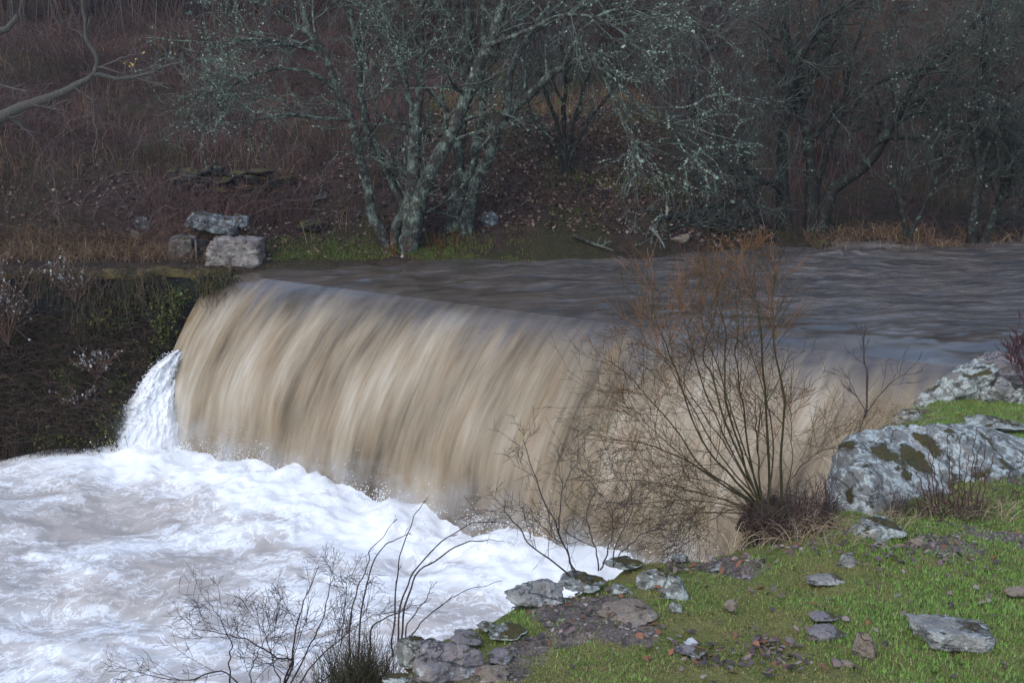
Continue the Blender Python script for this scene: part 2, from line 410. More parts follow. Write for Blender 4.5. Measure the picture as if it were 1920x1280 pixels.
b = NB('silty_water'); uvw = b.attr('flow', False)
sep = b.n('SeparateColor'); b.put(sep.inputs[0], uvw)
cm = b.n('CombineXYZ'); b.put(cm.inputs[0], sep.outputs[0]); b.put(cm.inputs[1], b.math('MULTIPLY', sep.outputs[1], 1.0))
f1 = b.noise(b.mapv(cm.outputs[0], (9, 1.5, 1)), 1, 5, .62, .35); f2 = b.noise(b.mapv(cm.outputs[0], (30, 3.6, 1)), 1, 5, .65, .3); f3 = b.noise(b.mapv(cm.outputs[0], (2.2, .9, 1), (5, 2, 0)), 1, 5, .65, .4)
air_s = b.math('ADD', b.math('MULTIPLY', b.attr('air'), .5), b.math('ADD', b.math('MULTIPLY', f1, .34), b.math('MULTIPLY', f2, .12)))
face = b.ramp(air_s, [(.22, (.085, .060, .031)), (.42, (.20, .150, .092)), (.60, (.29, .227, .152)), (.90, (.46, .405, .325))])
fk = b.noise(b.mapv(cm.outputs[0], (48, 4.5, 1), (9, 4, 0)), 1, 2, .5); face = b.mix(b.mr(fk, .70, .82, 0, .3), face, (.70, .68, .66))
face = b.mix(b.mr(f3, .45, .7, 0, .5), face, b.mix(1., face, (.80, .66, .46), 'MULTIPLY'))
vo = b.obj(); w1 = b.noise(b.mapv(vo, (1, 2.6, 1)), 1.1, 5, .6, .5); w2 = b.noise(b.mapv(vo, (.55, 2.4, 1)), 5, 5, .65, .5)
flat = b.mix(b.mr(w1, .35, .65), (.048, .037, .029), (.105, .080, .062))
flat = b.mix(b.mr(b.math('ADD', b.math('MULTIPLY', w2, .6), b.math('MULTIPLY', w1, .5)), .70, .84, 0, .28), flat, (.30, .27, .25))
st_ = b.attr('start')
col = b.mix(st_, flat, face)
hb = b.math('ADD', b.math('MULTIPLY', f1, .8), b.math('MULTIPLY', f2, .35))
nfall = b.bump(hb, .3, .02)
nflat = b.bump(b.math('MULTIPLY', b.math('ADD', w1, b.math('MULTIPLY', w2, .35)), b.attr('rip')), .8, .22)
nm = b.n('Mix', data_type='VECTOR'); b.put(nm.inputs[0], st_); b.put(nm.inputs[4], nflat); b.put(nm.inputs[5], nfall)
m_water = b.fin(col, b.mr(st_, 0, 1, .17, .5), nm.outputs[1], b.mr(st_, 0, 1, 1.0, .4))

tag(mk('falling_water', Vw, Fw, m_water, attrs={'flow': np.stack([lean, VV, 0*UU], -1).reshape(-1, 3), 'air': air.ravel(), 'start': start.ravel()}), kind='structure')
# upper river: same u lines, running upstream (s<0)
Uu = np.unique(np.concatenate([np.linspace(-.28, 10.9, 420), np.linspace(10.9, 60, 150)]))
Ss = -np.concatenate([np.linspace(0, 12, 330), np.geomspace(12.1, 45, 60)])
UU, SS = np.meshgrid(Uu, Ss, indexing='ij')
X = L0[0]+UU*DU[0]+SS*DN[0]; Y = L0[1]+UU*DU[1]+SS*DN[1]
am = sst(0, -1.0, SS)
Z = lipz(UU, SS)+am*(.040*fbm(X*.7, Y*1.7, 3., 3)+.016*ridged(X*.7+.5*fbm(X, Y, 2., 2), Y*2.4, 4., 3)-.016+.016*fbm(X*2.2, Y*6.5, 5., 3))+.012*pn(UU*2.2, SS*.4, 2.)*sst(0, -.2, SS)
hump = onz(1590, 500); Z = Z+.10*np.exp(-((X-hump[0])/.45)**2-((Y-hump[1])/.22)**2)*(.7+.6*pn(X*5, Y*7))
Vw, Fw = grid(X, Y, Z)
start2 = np.clip(.0*UU+.10*sst(-.5, 0, SS)*(start[:, :1].max()), 0, 1)*0
tag(mk('river_water', Vw, Fw[:, ::-1], m_water, attrs={'flow': np.stack([UU, SS, 0*UU], -1).reshape(-1, 3), 'air': .3+0*UU.ravel(), 'start': start2.ravel(), 'rip': sst(-.2, -3.5, SS).ravel()}), kind='structure')

# plunge pool
FU = np.unique(np.concatenate([np.linspace(-30, -6, 30), np.arange(-6, 8.5, .026), np.linspace(8.5, 14, 30)]))
FS = np.unique(np.concatenate([np.arange(1.0, 12.5, .026), np.linspace(12.5, 30, 40)]))
UU, SS = np.meshgrid(FU, FS, indexing='ij')
X = L0[0]+UU*DU[0]+SS*DN[0]; Y = L0[1]+UU*DU[1]+SS*DN[1]
q = SS-1.44
big = fbm(X*.55, Y*.75, 2., 3); warp = fbm(X*.8, Y*.8, 7., 3)
tur = ridged(X*1.0+warp*.8, Y*1.5+warp*.5, 3., 5)
fine = fbm(X*5+warp, Y*7+warp, 6., 4)
nearf = np.exp(-(np.clip(q, 0, 9)/1.1)**1.5)*sst(-1.6, -.1, UU)
Z = -2.27+.13*big+.016*tur*(1-.5*nearf)+.006*fine
Z = Z+nearf*(.15+.15*fbm(UU*1.5, SS*1.5, 9., 3)+.022*ridged(UU*2.6, SS*2.6, 4., 3)+.02*fbm(UU*9, SS*9, 3., 3))
Z = Z+.10*np.exp(-((q-3.6)/1.3)**2)*fbm(X*.8, Y*.8, 12., 2)
foam = .13+.60*fbm(X*.5+warp*.6, Y*.85+warp*.5, 15., 4)+.16*tur+.95*nearf+.14*fine
foam = foam-.42*np.exp(-((X+4.7)/2.0)**2-((Y-12.2)/.8)**2)
foam = foam+.3*sst(9.5, 8.0, Y)*0
b = NB('foaming_water'); vo = b.obj()
wv = b.noise(vo, 1.4, 4, .6, 0, True); vw = b.n('VectorMath', operation='ADD'); b.put(vw.inputs[0], vo)
sc = b.n('VectorMath', operation='SCALE'); b.put(sc.inputs[0], wv); sc.inputs[3].default_value = 1.1; b.put(vw.inputs[1], sc.outputs[0])
k1 = b.noise(b.mapv(vw.outputs[0], (1, 1.5, 1)), 2.2, 6, .65, .9); k2 = b.noise(b.mapv(vw.outputs[0], (1, 1.4, 1)), 9, 5, .65, .8); k3 = b.noise(vo, 60, 3, .6)
lace = b.math('ABSOLUTE', b.math('SUBTRACT', k1, .5)); lace = b.mr(lace, 0, .05, .42, 0)
ff = b.math('ADD', b.attr('foam'), b.math('ADD', lace, b.math('MULTIPLY', b.math('SUBTRACT', k2, .5), .55)))
col = b.ramp(ff, [(.06, (.40, .355, .325)), (.36, (.53, .49, .465)), (.62, (.70, .685, .68)), (.9, (.85, .85, .855))])
hb = b.math('ADD', b.math('MULTIPLY', k1, .6), b.math('ADD', b.math('MULTIPLY', k2, .5), b.math('MULTIPLY', k3, .12)))
m_foam = b.fin(col, .6, b.bump(hb, .16, .035), .2)
Vw, Fw = grid(X, Y, Z)
tag(mk('pool_water', Vw, Fw[:, ::-1], m_foam, attrs={'foam': foam.ravel()}), kind='structure')

# spray and splashes thrown up along the foot of the fall
b = NB('white_spray'); m_spray = b.fin((.88, .89, .9), .6, None, .2)
g = np.random.default_rng(12)
def drops(P, r):
    N = len(P)
    o = np.array([[1, 0, 0], [-.5, .87, 0], [-.5, -.87, 0], [0, 0, 1.2], [0, 0, -1.2]])
    rot = unit(g.normal(size=(N, 3)))
    a = unit(np.cross(rot, g.normal(size=(N, 3)))); bb = np.cross(rot, a)
    Vv = P[:, None]+r[:, None, None]*(o[None, :, :1]*a[:, None]+o[None, :, 1:2]*bb[:, None]+o[None, :, 2:]*rot[:, None])
    base = np.arange(N)[:, None]*5
    tri = np.array([[0, 1, 3], [1, 2, 3], [2, 0, 3], [1, 0, 4], [2, 1, 4], [0, 2, 4]])
    return Vv.reshape(-1, 3), (base[:, None, :]+tri[None]).reshape(-1, 3)
N = 3400
cl = g.uniform(-.5, 9, 90); ci = g.integers(0, 90, N)
u = cl[ci]+g.normal(size=N)*.10; sp_ = 1.5+np.abs(g.normal(size=N))*.35
hmax = (.20+.25*g.random(90)**2)[ci]
z = -2.05+hmax*g.random(N)**1.6*np.exp(-((u-cl[ci])/.16)**2)*1.4
P = np.stack([L0[0]+u*DU[0]+sp_*DN[0], L0[1]+u*DU[1]+sp_*DN[1], z], 1)
V1, F1 = drops(P, g.uniform(.003, .009, N)*np.where(z > -1.9, .75, 1.2))
# two taller leaps of spray
for (px, py, n_) in ((500, 850, 90), (710, 945, 50), (800, 985, 40), (930, 1000, 35)):
    a0 = at(px, py, onz(px, py, -2.0)[1]-.12); s0 = g.normal(size=(n_, 3))*np.array([.07, .05, .09])*.9; s0[:, 2] += .25*s0[:, 0]
    v_, f_ = drops(a0+s0, g.uniform(.004, .011, n_)); F1 = np.concatenate([F1, f_+len(V1)]); V1 = np.concatenate([V1, v_])
tag(mk('spray_foam', V1, F1, m_spray, smooth=False), 'white spray leaping along the foot of the brown waterfall', 'spray', kind='stuff')

# white side curtain where the fall strikes the left wall
nu, nv = 90, 160
a = np.linspace(0, 1, nu)[:, None]; v = np.linspace(0, 1, nv)[None]
lt = [(332, 655), (290, 685), (250, 738), (218, 795), (165, 885)]; rt = [(352, 660), (345, 700), (342, 745), (344, 795), (352, 890)]
def edgecurve(pl, Y0, Y1): 
    q_ = [at(px, py, Y0+(Y1-Y0)*i/4) for i, (px, py) in enumerate(pl)]; return catmull(q_, nv)
A_ = edgecurve(lt, 14.8, 14.15); B_ = edgecurve(rt, 15.0, 14.12)
Pm = A_[None]+(B_-A_)[None]*a[..., None]
wob = .10*pn(a*3+0*v, v*3+0*a, 2.)+.07*pn(a*6+0*v, v*6+0*a, 3.)+.04*pn(a*14+0*v, v*14+0*a, 4.)+.02*pn(a*30+0*v, v*40+0*a, 4.)
Pm = Pm+wob[..., None]*np.array([.5, -1., .35])+(.22*np.sin(a*math.pi))[..., None]*np.array([.2, -1, .2])
ed = (.10*pn(v*9+0*a, 0*v+0*a, 7.)+.05*pn(v*34+0*a, 0*a+0*v, 8.))*(1-a)**3
Pm = Pm+ed[..., None]*np.array([1., 0, .6])
Vc, Fc = grid(Pm[..., 0], Pm[..., 1], Pm[..., 2])
sp_at = (.8+.5*fbm(a*7+0*v, v*3+0*a, 5., 4)+.25*v)
tag(mk('splash_water', Vc, Fc, m_foam, attrs={'foam': sp_at.ravel()}), kind='structure')
n_ = 2600; ii = (g.random(n_)**1.2*nu*.8).astype(int); jj = g.integers(10, nv, n_)
P = Pm[ii, jj]+g.normal(size=(n_, 3))*np.array([.032, .05, .035])
v_, f_ = drops(P, g.uniform(.003, .009, n_)); 
tag(mk('side_spray_foam', v_, f_, m_spray, smooth=False), 'white spray at the left end of the fall beside the dark wall', 'spray', kind='stuff')

def mist(c, dims, rz, dens, label):
    b = NB('spray_mist'); b.t.nodes.remove(b.p); pv = b.n('VolumePrincipled'); pv.inputs['Color'].default_value = (.95, .97, 1, 1); pv.inputs['Anisotropy'].default_value = .3
    v = b.obj(); sp = b.n('SeparateXYZ'); b.put(sp.inputs[0], v)
    hz_, hy, hx = dims[2]/2, dims[1]/2, dims[0]/2
    n_ = b.mr(b.noise(v, 2.6, 4, .6), .46, .74)
    f = b.math('MULTIPLY', b.mr(sp.outputs[2], -hz_*.2, hz_*.95, 1, 0), b.mr(b.math('ABSOLUTE', sp.outputs[1]), hy*.15, hy*.95, 1, 0))
    f = b.math('MULTIPLY', f, b.mr(b.math('ABSOLUTE', sp.outputs[0]), hx*.75, hx*.98, 1, 0))
    b.put(pv.inputs['Density'], b.math('MULTIPLY', b.math('MULTIPLY', n_, f), dens)); b.t.links.new(pv.outputs[0], b.out.inputs['Volume'])
    o = np.array([[-1, -1, -1], [1, -1, -1], [1, 1, -1], [-1, 1, -1], [-1, -1, 1], [1, -1, 1], [1, 1, 1], [-1, 1, 1]])*np.array(dims)/2
    ob = mk('spray_mist', o, np.array([[0, 3, 2, 1], [4, 5, 6, 7], [0, 1, 5, 4], [1, 2, 6, 5], [2, 3, 7, 6], [3, 0, 4, 7]]), b.m, smooth=False)
    ob.location = c; ob.rotation_euler = (0, 0, rz); tag(ob, label, 'mist', kind='stuff')
rzw = math.atan2(DU[1], DU[0]); pm_ = L0+DU*4.4+DN*1.72
mist((pm_[0], pm_[1], -1.82), (10.4, 1.1, .9), rzw, 2.2, 'soft white mist drifting along the foot of the waterfall')
ps_ = at(262, 800, 14.45)
mist((ps_[0], ps_[1], -1.75), (1.1, .8, 1.3), 0, 3.0, 'soft mist hanging at the left end of the fall by the wall')
#@@PART2@@
# ------------------------------------------------------------------ placing on the far bank
def onfar(px, py):
    d = ray(px, py); prev = 10.
    for t in np.arange(12, 90, .05):
        if CZ+d[2]*t < float(far_z(d[0]*t, d[1]*t)): break
        prev = t
    lo, hi = prev, t
    for _ in range(20):
        m = (lo+hi)/2
        if CZ+d[2]*m < float(far_z(d[0]*m, d[1]*m)): hi = m
        else: lo = m
    return np.array([d[0]*hi, d[1]*hi, CZ+d[2]*hi])
def pxstem(pts, Y0, dY, n=16, wig=.03, seed=0):
    m = len(pts); q_ = [at(p[0], p[1], Y0+dY*i/(m-1)) for i, p in enumerate(pts)]
    P = catmull(q_, n); g_ = np.random.default_rng(seed+abs(int(pts[0][0])))
    P[1:] += g_.normal(size=(n-1, 3))*wig*np.array([1, 1, .3]); return P
def hero(name, label, cat, basepx, stems, bark, lichens=True, n1=9, n2=6, n3=5, L=(1.5, .8, .4), seed=1, rmin=.0035, up=.06, group=None, Y=None, lc=(260, 1100), part='trunk', droop=0):
    g_ = np.random.default_rng(seed)
    base = onfar(*basepx) if Y is None else at(*basepx, Y)
    root = empty(name, base, label, cat, group)
    SP, SR = [], []
    for si, (pts, r0, r1, dY, oY) in enumerate(stems):
        P = pxstem(pts, base[1]+oY, dY, 18, .009, seed+si); r0, r1 = r0*.78, r1*.85
        if oY == 0 and abs(pts[0][1]-basepx[1]) < 60: P[0, 2] -= .25
        Rr = np.linspace(r0, r1, 18)*(1+.07*g_.normal(size=18)); 
        if abs(pts[0][1]-basepx[1]) < 60: Rr[:3] *= np.array([1.15, 1.08, 1.03])
        SP.append(P); SR.append(np.maximum(Rr, rmin))
        kP = catmull(P, 40); kR = np.interp(np.linspace(0, 1, 40), np.linspace(0, 1, 18), SR[-1])*(1+.045*g_.normal(size=40))
        Tubes().add(kP, kR, 9).build(part, bark, root)
    P0, R0 = np.stack(SP), np.stack(SR)
    P1, R1 = grow(P0, R0, n1, L[0], (20, 65), 8, .3, 1, up, .13, .42, rmin, .3, .035, g_)
    P2, R2 = grow(P1, R1, n2, L[1], (25, 70), 6, .15, 1, up-.05-droop, .2, .6, rmin, .3, .02, g_)
    P3, R3 = grow(P2, R2, n3, L[2], (25, 70), 5, .1, 1, -.02-droop, .25, .7, rmin*.75, .3, .008, g_)
    Tubes().add(P1, R1, 5).add(P2, R2, 4).add(P3, R3, 3).build('crown', bark, root)
    if lichens:
        cs, sz = [], []
        for P, R, m, s0 in ((P0, R0, lc[0], 1.4), (P1, R1, lc[1], .95), (P2, R2, lc[1]*2, .7), (P3, R3, lc[1]*2, .55)):
            pi = g_.integers(0, len(P), m); t = g_.uniform(.1, 1, m)
            p, tg, r = sample(P, R, pi, t)
            keep = fbm(p[:, 0]*1.4, p[:, 1]*1.4, p[:, 2]*1.4, 2) > -.12
            p, r = p[keep], r[keep]
            p = p+unit(g_.normal(size=p.shape))*(r*.9)[:, None]
            p = p+0; cs.append(p); sz.append(g_.uniform(.008, .024, len(p))*s0)
        Vf, Ff = flakes(np.concatenate(cs), np.concatenate(sz), None, g_)
        tag(mk('lichen', Vf, Ff, m_lichen, root, smooth=False), kind='stuff')
    return root

TG = 'lichen covered bare trees on the far bank'
hero('bare_tree', 'forked lichen-covered bare tree at the water edge, tallest pale fork leaning right', 'tree', (766, 470), [
    ([(766, 470), (769, 410), (775, 332), (777, 242)], .17, .11, .1, 0),
    ([(768, 440), (789, 375), (812, 312), (851, 242), (890, 144), (922, 74), (950, 0), (985, -80)], .16, .06, -.6, 0),
    ([(776, 250), (772, 218), (750, 97), (715, 15), (690, -70)], .08, .04, .3, .1),
    ([(777, 260), (786, 180), (789, 117), (791, 20), (800, -70)], .09, .04, .5, .1),
    ([(779, 240), (760, 232), (720, 222), (700, 190), (735, 155)], .035, .02, -.3, .1),
    ([(915, 85), (985, 60), (1050, 30), (1120, 35), (1180, 70)], .05, .015, -.8, -.55),
    ], m_bark_l, n1=8, n2=5, n3=4, seed=11, group=TG)
hero('bare_tree', 'thin lichen-covered bare tree leaning left beside the forked trunk', 'tree', (734, 457), [
    ([(734, 460), (699, 410), (691, 351), (675, 304), (656, 218), (629, 164), (605, 97), (570, 58), (519, 23), (470, -40)], .11, .03, -.3, 0),
    ([(735, 440), (753, 390), (734, 343), (707, 281), (679, 203), (672, 120), (655, 0)], .09, .04, .4, 0),
    ([(660, 225), (600, 222), (540, 215), (480, 225), (400, 232)], .045, .012, -.9, -.1),
    ([(640, 180), (590, 140), (520, 130), (440, 160), (380, 235)], .045, .012, -.9, -.1),
    ([(600, 95), (540, 85), (470, 75), (400, 90)], .04, .012, -1.2, -.1),
    ], m_bark_l, n1=10, n2=5, n3=4, seed=22, group=TG, lc=(260, 1300), droop=.06)
hero('bare_tree', 'straight dark lichen-spotted tree directly right of the forked trunk', 'tree', (850, 425), [
    ([(843, 421), (859, 332), (863, 254), (875, 156), (878, 58), (876, 0), (880, -70)], .13, .06, .4, 0),
    ([(855, 420), (872, 350), (890, 293), (902, 215), (910, 137), (906, 39), (915, -60)], .11, .04, .2, 0),
    ([(870, 130), (840, 80), (815, 20), (800, -50)], .05, .03, .3, .2),
    ], m_bark_l, n1=8, n2=5, n3=4, seed=33, group=TG)
hero('bare_tree', 'leaning lichened tree whose long limb arches right and hangs over the slope', 'tree', (880, 432), [
    ([(868, 430), (890, 350), (914, 297), (949, 218), (988, 183), (1023, 148), (1054, 128), (1113, 105), (1150, 140)], .12, .04, -.8, 0),
    ([(1110, 105), (1130, 132), (1177, 175), (1224, 222), (1288, 260), (1335, 300)], .045, .012, -.5, -.75),
    ([(1125, 125), (1150, 190), (1177, 239), (1205, 290), (1241, 350)], .03, .01, -.3, -.75),
    ([(949, 218), (960, 130), (1000, 60), (1060, 0), (1100, -60)], .07, .03, .3, -.4),
    ([(1054, 128), (1090, 60), (1150, 20), (1230, 25), (1290, 70)], .045, .012, -.6, -.65),
    ([(1000, 60), (1060, 30), (1150, -10), (1240, 5), (1330, 60)], .04, .012, -.8, -.25),
    ], m_bark_l, n1=7, n2=5, n3=4, seed=44, group=TG, lc=(260, 1500), droop=.12)
hero('bare_shrub', 'fan-shaped bare shrub growing on the brown slope behind the arching limb', 'shrub', (1058, 327), [
    ([(1058, 327), (1050, 250), (1022, 170), (1005, 80), (990, -20)], .05, .02, .4, 0),
    ([(1060, 327), (1058, 240), (1060, 150), (1050, 60), (1055, -30)], .055, .02, .3, 0),
    ([(1061, 327), (1070, 250), (1095, 170), (1120, 90), (1160, 0)], .05, .02, .2, 0),
    ([(1062, 327), (1085, 260), (1125, 200), (1165, 150), (1210, 60)], .045, .016, .1, 0),
    ([(1057, 327), (1035, 270), (1000, 225), (985, 150)], .03, .015, .1, 0),
    ], m_bark_d, n1=10, n2=6, n3=4, seed=55, L=(1.3, .7, .35), part='stem', lc=(80, 500))
hero('bare_tree', 'spreading dark tree on the right with a thick limb leaning right', 'tree', (1510, 432), [
    ([(1472, 431), (1467, 350), (1469, 239), (1476, 192), (1497, 115), (1527, 55), (1548, 0), (1560, -60)], .15, .05, .2, 0),
    ([(1519, 432), (1521, 325), (1510, 239), (1498, 210), (1490, 130), (1470, 40)], .13, .04, .6, 0),
    ([(1535, 432), (1553, 372), (1578, 342), (1634, 299), (1677, 222), (1719, 149), (1771, 103), (1826, 47), (1869, 8), (1920, -40)], .15, .035, .3, 0),
    ([(1620, 305), (1655, 262), (1724, 256), (1783, 239), (1843, 232)], .06, .02, -.5, .15),
    ([(1600, 195), (1634, 162), (1698, 137), (1754, 128), (1805, 154), (1839, 192)], .06, .02, -.5, .1),
    ([(1469, 370), (1455, 350), (1416, 333), (1395, 307), (1380, 250)], .07, .02, -.5, .0),
    ([(1435, 428), (1425, 410), (1399, 363), (1373, 325), (1356, 295), (1340, 230)], .06, .02, -.3, .0),
    ([(1525, 400), (1545, 300), (1580, 200), (1600, 100), (1640, 0)], .07, .02, .8, .2),
    ], m_bark_d, n1=14, n2=7, n3=6, seed=66, L=(1.8, .9, .45), lc=(120, 550), droop=.03, group=TG)
hero('bare_tree', 'dark leaning tree with a stump at its foot, farthest right on the waterline', 'tree', (1826, 462), [
    ([(1822, 462), (1826, 397), (1835, 320), (1828, 230), (1840, 140), (1850, 40)], .11, .04, .2, 0),
    ([(1840, 462), (1852, 430), (1872, 380), (1900, 320), (1920, 240)], .10, .04, .5, 0),
    ([(1835, 320), (1870, 240), (1900, 170), (1960, 130)], .06, .02, -.4, .1),
    ], m_bark_d, n1=13, n2=7, n3=6, seed=77, L=(1.6, .9, .45), lc=(100, 420), droop=.06, group=TG)
hero('bare_tree', 'slim pale-barked tree rooted just left of the far right dark trunk', 'tree', (1700, 452), [
    ([(1700, 452), (1690, 390), (1675, 320), (1680, 230), (1670, 140)], .07, .02, .4, 0),
    ([(1702, 452), (1735, 380), (1765, 310), (1775, 230)], .05, .02, .3, 0),
    ], m_bark_d, n1=10, n2=6, n3=5, seed=88, L=(1.3, .7, .4), lc=(40, 220), group=TG)

m_gb = M_bark('grey_branch', (.07, .063, .055), (.14, .14, .115), (.09, .075, .07), .45)
# branch reaching in from a tree on the left bank
lt_ = hero('leaning_tree', 'tree at the left edge reaching in a bare forked branch with yellow leaves', 'tree', (-170, 470), [
    ([(-170, 500), (-160, 420), (-120, 310), (-60, 250), (0, 220), (52, 198), (137, 165), (179, 137)], .16, .035, -1.2, 0),
    ([(-160, 440), (-200, 250), (-190, 50), (-220, -200)], .15, .06, .6, -.2),
    ], m_gb, lichens=False, n1=1, n2=4, n3=3, seed=99, Y=14.6, L=(.5, .4, .25))
yb = 13.4
for pts, r0, r1 in (([(176, 139), (182, 129), (179, 103), (165, 79), (160, 45), (155, 0), (160, -60)], .034, .018), ([(176, 138), (192, 141), (223, 148), (261, 143), (292, 134), (309, 125), (337, 117)], .032, .01),
        ([(180, 130), (192, 127), (241, 143), (285, 155), (320, 167)], .014, .006), ([(185, 128), (227, 110), (268, 98)], .012, .005), ([(141, 165), (158, 176), (175, 191)], .012, .005), ([(-20, 155), (0, 160), (25, 166), (52, 172)], .02, .008),
        ([(60, 196), (90, 202), (118, 208)], .012, .005), ([(-30, 62), (0, 58), (18, 52), (32, 30)], .05, .03)):
    P = pxstem(pts, yb, 0, 14, .008, 5); br = Tubes(); br.add(P, np.linspace(r0, r1, 14), 6)
    if r0 < .04:
        P1, R1 = grow(P[None], np.linspace(r0, r1, 14)[None], 5, .28, (30, 70), 5, .4, 1, .05, .2, .5, .004, .3); br.add(P1, R1, 4)
    br.build('branch', m_gb, lt_)
ly = np.array([at(px, py, yb) for px, py in ((235, 118), (247, 120), (256, 111), (268, 99), (243, 124))])
m_yl = M_plain('yellow_leaf', (.55, .42, .12), (.4, .3, .1), 9)
for k_ in range(5):
    Vf, Ff = flakes(ly[k_:k_+1], np.array([[.022, .03, .026, .02, .02][k_]]), None, np.random.default_rng(4+k_), .4); mk('leaf', Vf, Ff, m_yl, lt_, smooth=False)

# ------------------------------------------------------------------ woods and thicket behind
def proto_tree(seed, H, nst, spread, bark, r0=.07, dens=(9, 6, 5), name='bare_tree', L=(.3, .16, .09)):
    g_ = np.random.default_rng(seed); root = empty(name, (0, 0, 0))
    n = 12; t = np.linspace(0, 1, n); P = np.zeros((nst, n, 3))
    a = g_.uniform(0, 2*math.pi, nst); sd = spread*g_.uniform(.3, 1, nst)
    for k in range(nst):
        P[k, :, 0] = .12*math.cos(a[k])+H*sd[k]*math.cos(a[k])*t**1.4; P[k, :, 1] = .12*math.sin(a[k])+H*sd[k]*math.sin(a[k])*t**1.4
        P[k, :, 2] = -.2+H*g_.uniform(.75, 1)*t
    P[:, 1:] += np.cumsum(g_.normal(size=(nst, n-1, 3))*H*.012, 1)
    Rr = r0*g_.uniform(.6, 1, nst)[:, None]*np.linspace(1, .22, n)
    Tubes().add(P, Rr, 6).build('trunk', bark, root)
    P1, R1 = grow(P, Rr, dens[0], H*L[0], (25, 65), 7, .2, 1, .10, .13, .55, .005, .4, .04, g_)
    P2, R2 = grow(P1, R1, dens[1], H*L[1], (25, 60), 5, .15, 1, .08, .16, .6, .005, .3, .02, g_)
    P3, R3 = grow(P2, R2, dens[2], H*L[2], (20, 60), 4, .1, 1, .04, .2, .7, .004, .3, .01, g_)
    Tubes().add(P1, R1, 4).add(P2, R2, 3).add(P3, R3, 3).build('crown', bark, root)
    return root
protos = [proto_tree(101, 5.5, 4, .35, m_bark_g), proto_tree(102, 6.5, 3, .25, m_bark_d, .09), proto_tree(103, 4.5, 6, .45, m_bark_r, .05), proto_tree(104, 7.5, 2, .2, m_bark_g, .1, (16, 6, 5)), proto_tree(105, 4.0, 7, .5, m_bark_r, .045)]
kinds = ['grey bare branchy tree in the wood behind the far bank', 'dark bare tree in the wood behind the far bank', 'russet many-stemmed bare tree in the wood behind the far bank', 'tall straight bare tree in the wood behind the far bank', 'low russet bushy bare tree in the wood behind the far bank']
g2 = np.random.default_rng(5); used = [0]*5; k = 0
while k < 205:
    y = 20.5+g2.random()**1.3*62; x = g2.uniform(-.56*y-3, .56*y+4)
    if k >= 175: y = g2.uniform(42, 80); x = g2.uniform(.22*y, .52*y)
    if y < 24 and -6 < x < 3: continue
    if x < -2 and y < 26.5: continue
    if x > 2 and y < 21: continue
    i = int(g2.choice(5, p=[.26, .18, .24, .12, .2])) if x > -6 else int(g2.choice(5, p=[.2, .1, .3, .1, .3]))
    pos = (x, y, float(far_z(x, y))-.1); rz = g2.uniform(0, 6.28); s_ = g2.uniform(.75, 1.25)*(.72 if x > 3 and y < 34 else 1.15 if x > 3 else 1)
    if not used[i]:
        r = protos[i]; r.location = pos; r.rotation_euler = (0, 0, rz); tag(r, kinds[i], 'tree', kinds[i].replace('tree', 'trees', 1).replace('bare tree', 'bare trees') if False else 'bare trees in the wood behind'); used[i] = 1
    else: dup(protos[i], pos, rz, s_)
    k += 1

def strands(N, base, H, out, g_, n=6, r=(.003, .0055), droop=1.0, cols=((.1, .06, .06),), cv=.3, k=3, dirs=None, wob=.04):
    a = g_.uniform(0, 2*math.pi, N); h = H*g_.uniform(.4, 1.2, N); o = out*g_.uniform(.2, 1.2, N)
    d = np.stack([np.cos(a), np.sin(a)], 1) if dirs is None else dirs
    t = np.linspace(0, 1, n)
    P = np.zeros((N, n, 3)); P[..., :2] = base[:, None, :2]+d[:, None]*(o[:, None]*t**1.3)[..., None]
    P[..., 2] = base[:, None, 2]-.03+h[:, None]*(t[None]*(1+droop)-droop*t[None]**2*1.0)
    P[:, 1:] += np.cumsum(g_.normal(size=(N, n-1, 3))*wob, 1)*np.minimum(1, h)[:, None, None]
    R = g_.uniform(*r, N)[:, None]*np.linspace(1, .35, n)
    c = np.array(cols)[g_.integers(0, len(cols), N)]*(1+cv*g_.normal(size=(N, 1))).clip(.3, 2)
    return P, R, k, c
def scatter_far(N, x0, x1, y0, y1, g_, dens=None, thr=0, f=.6, seed=0.):
    x = g_.uniform(x0, x1, N*3); y = g_.uniform(y0, y1, N*3)
    d = y-np.interp(x, fs_x, fs_y); k = d > .25
    k &= fbm(x*f, y*f, seed, 3)+g_.normal(size=len(x))*.15 > thr
    if dens is not None: k &= g_.random(len(x)) < dens(x, y)
    x, y = x[k][:N], y[k][:N]
    return np.stack([x, y, far_z(x, y)], 1)
g3 = np.random.default_rng(31)
purple = ((.12, .056, .054), (.09, .044, .042), (.14, .08, .062), (.06, .037, .036), (.16, .10, .08)); tan = ((.19, .12, .065), (.15, .09, .05), (.23, .16, .09), (.13, .065, .038))
T = Tubes()
Bp = scatter_far(15000, -14, -1.6, 16.0, 27.5, g3, lambda x, y: np.where((x > -3.2) & (y < 19.5), .15, 1.)*np.where((x > -4.6) & (y < 17.0), .25, 1.), -.15, .7, 2.)
shade_ = (.72+.75*fbm(Bp[:, 0]*.55, Bp[:, 1]*.55, 17., 3)).clip(.2, 1.5); P_, R_q, k_, c_ = strands(len(Bp), Bp, .55, .55, g3, 6, (.0025, .0055), 1.1, purple); hs_ = (.8+.9*fbm(Bp[:, 0]*.8, Bp[:, 1]*.8, 27., 2)).clip(.3, 1.7); P_[..., 2] = Bp[:, None, 2]+(P_[..., 2]-Bp[:, None, 2])*hs_[:, None]; T.add(P_, R_q, k_, c_*shade_[:, None])
Bp = scatter_far(900, -5.9, -3.2, 17.1, 17.9, g3, None, -.6, .9, 21.); T.add(*strands(len(Bp), Bp, .5, .35, g3, 6, (.0025, .0055), .9, purple))
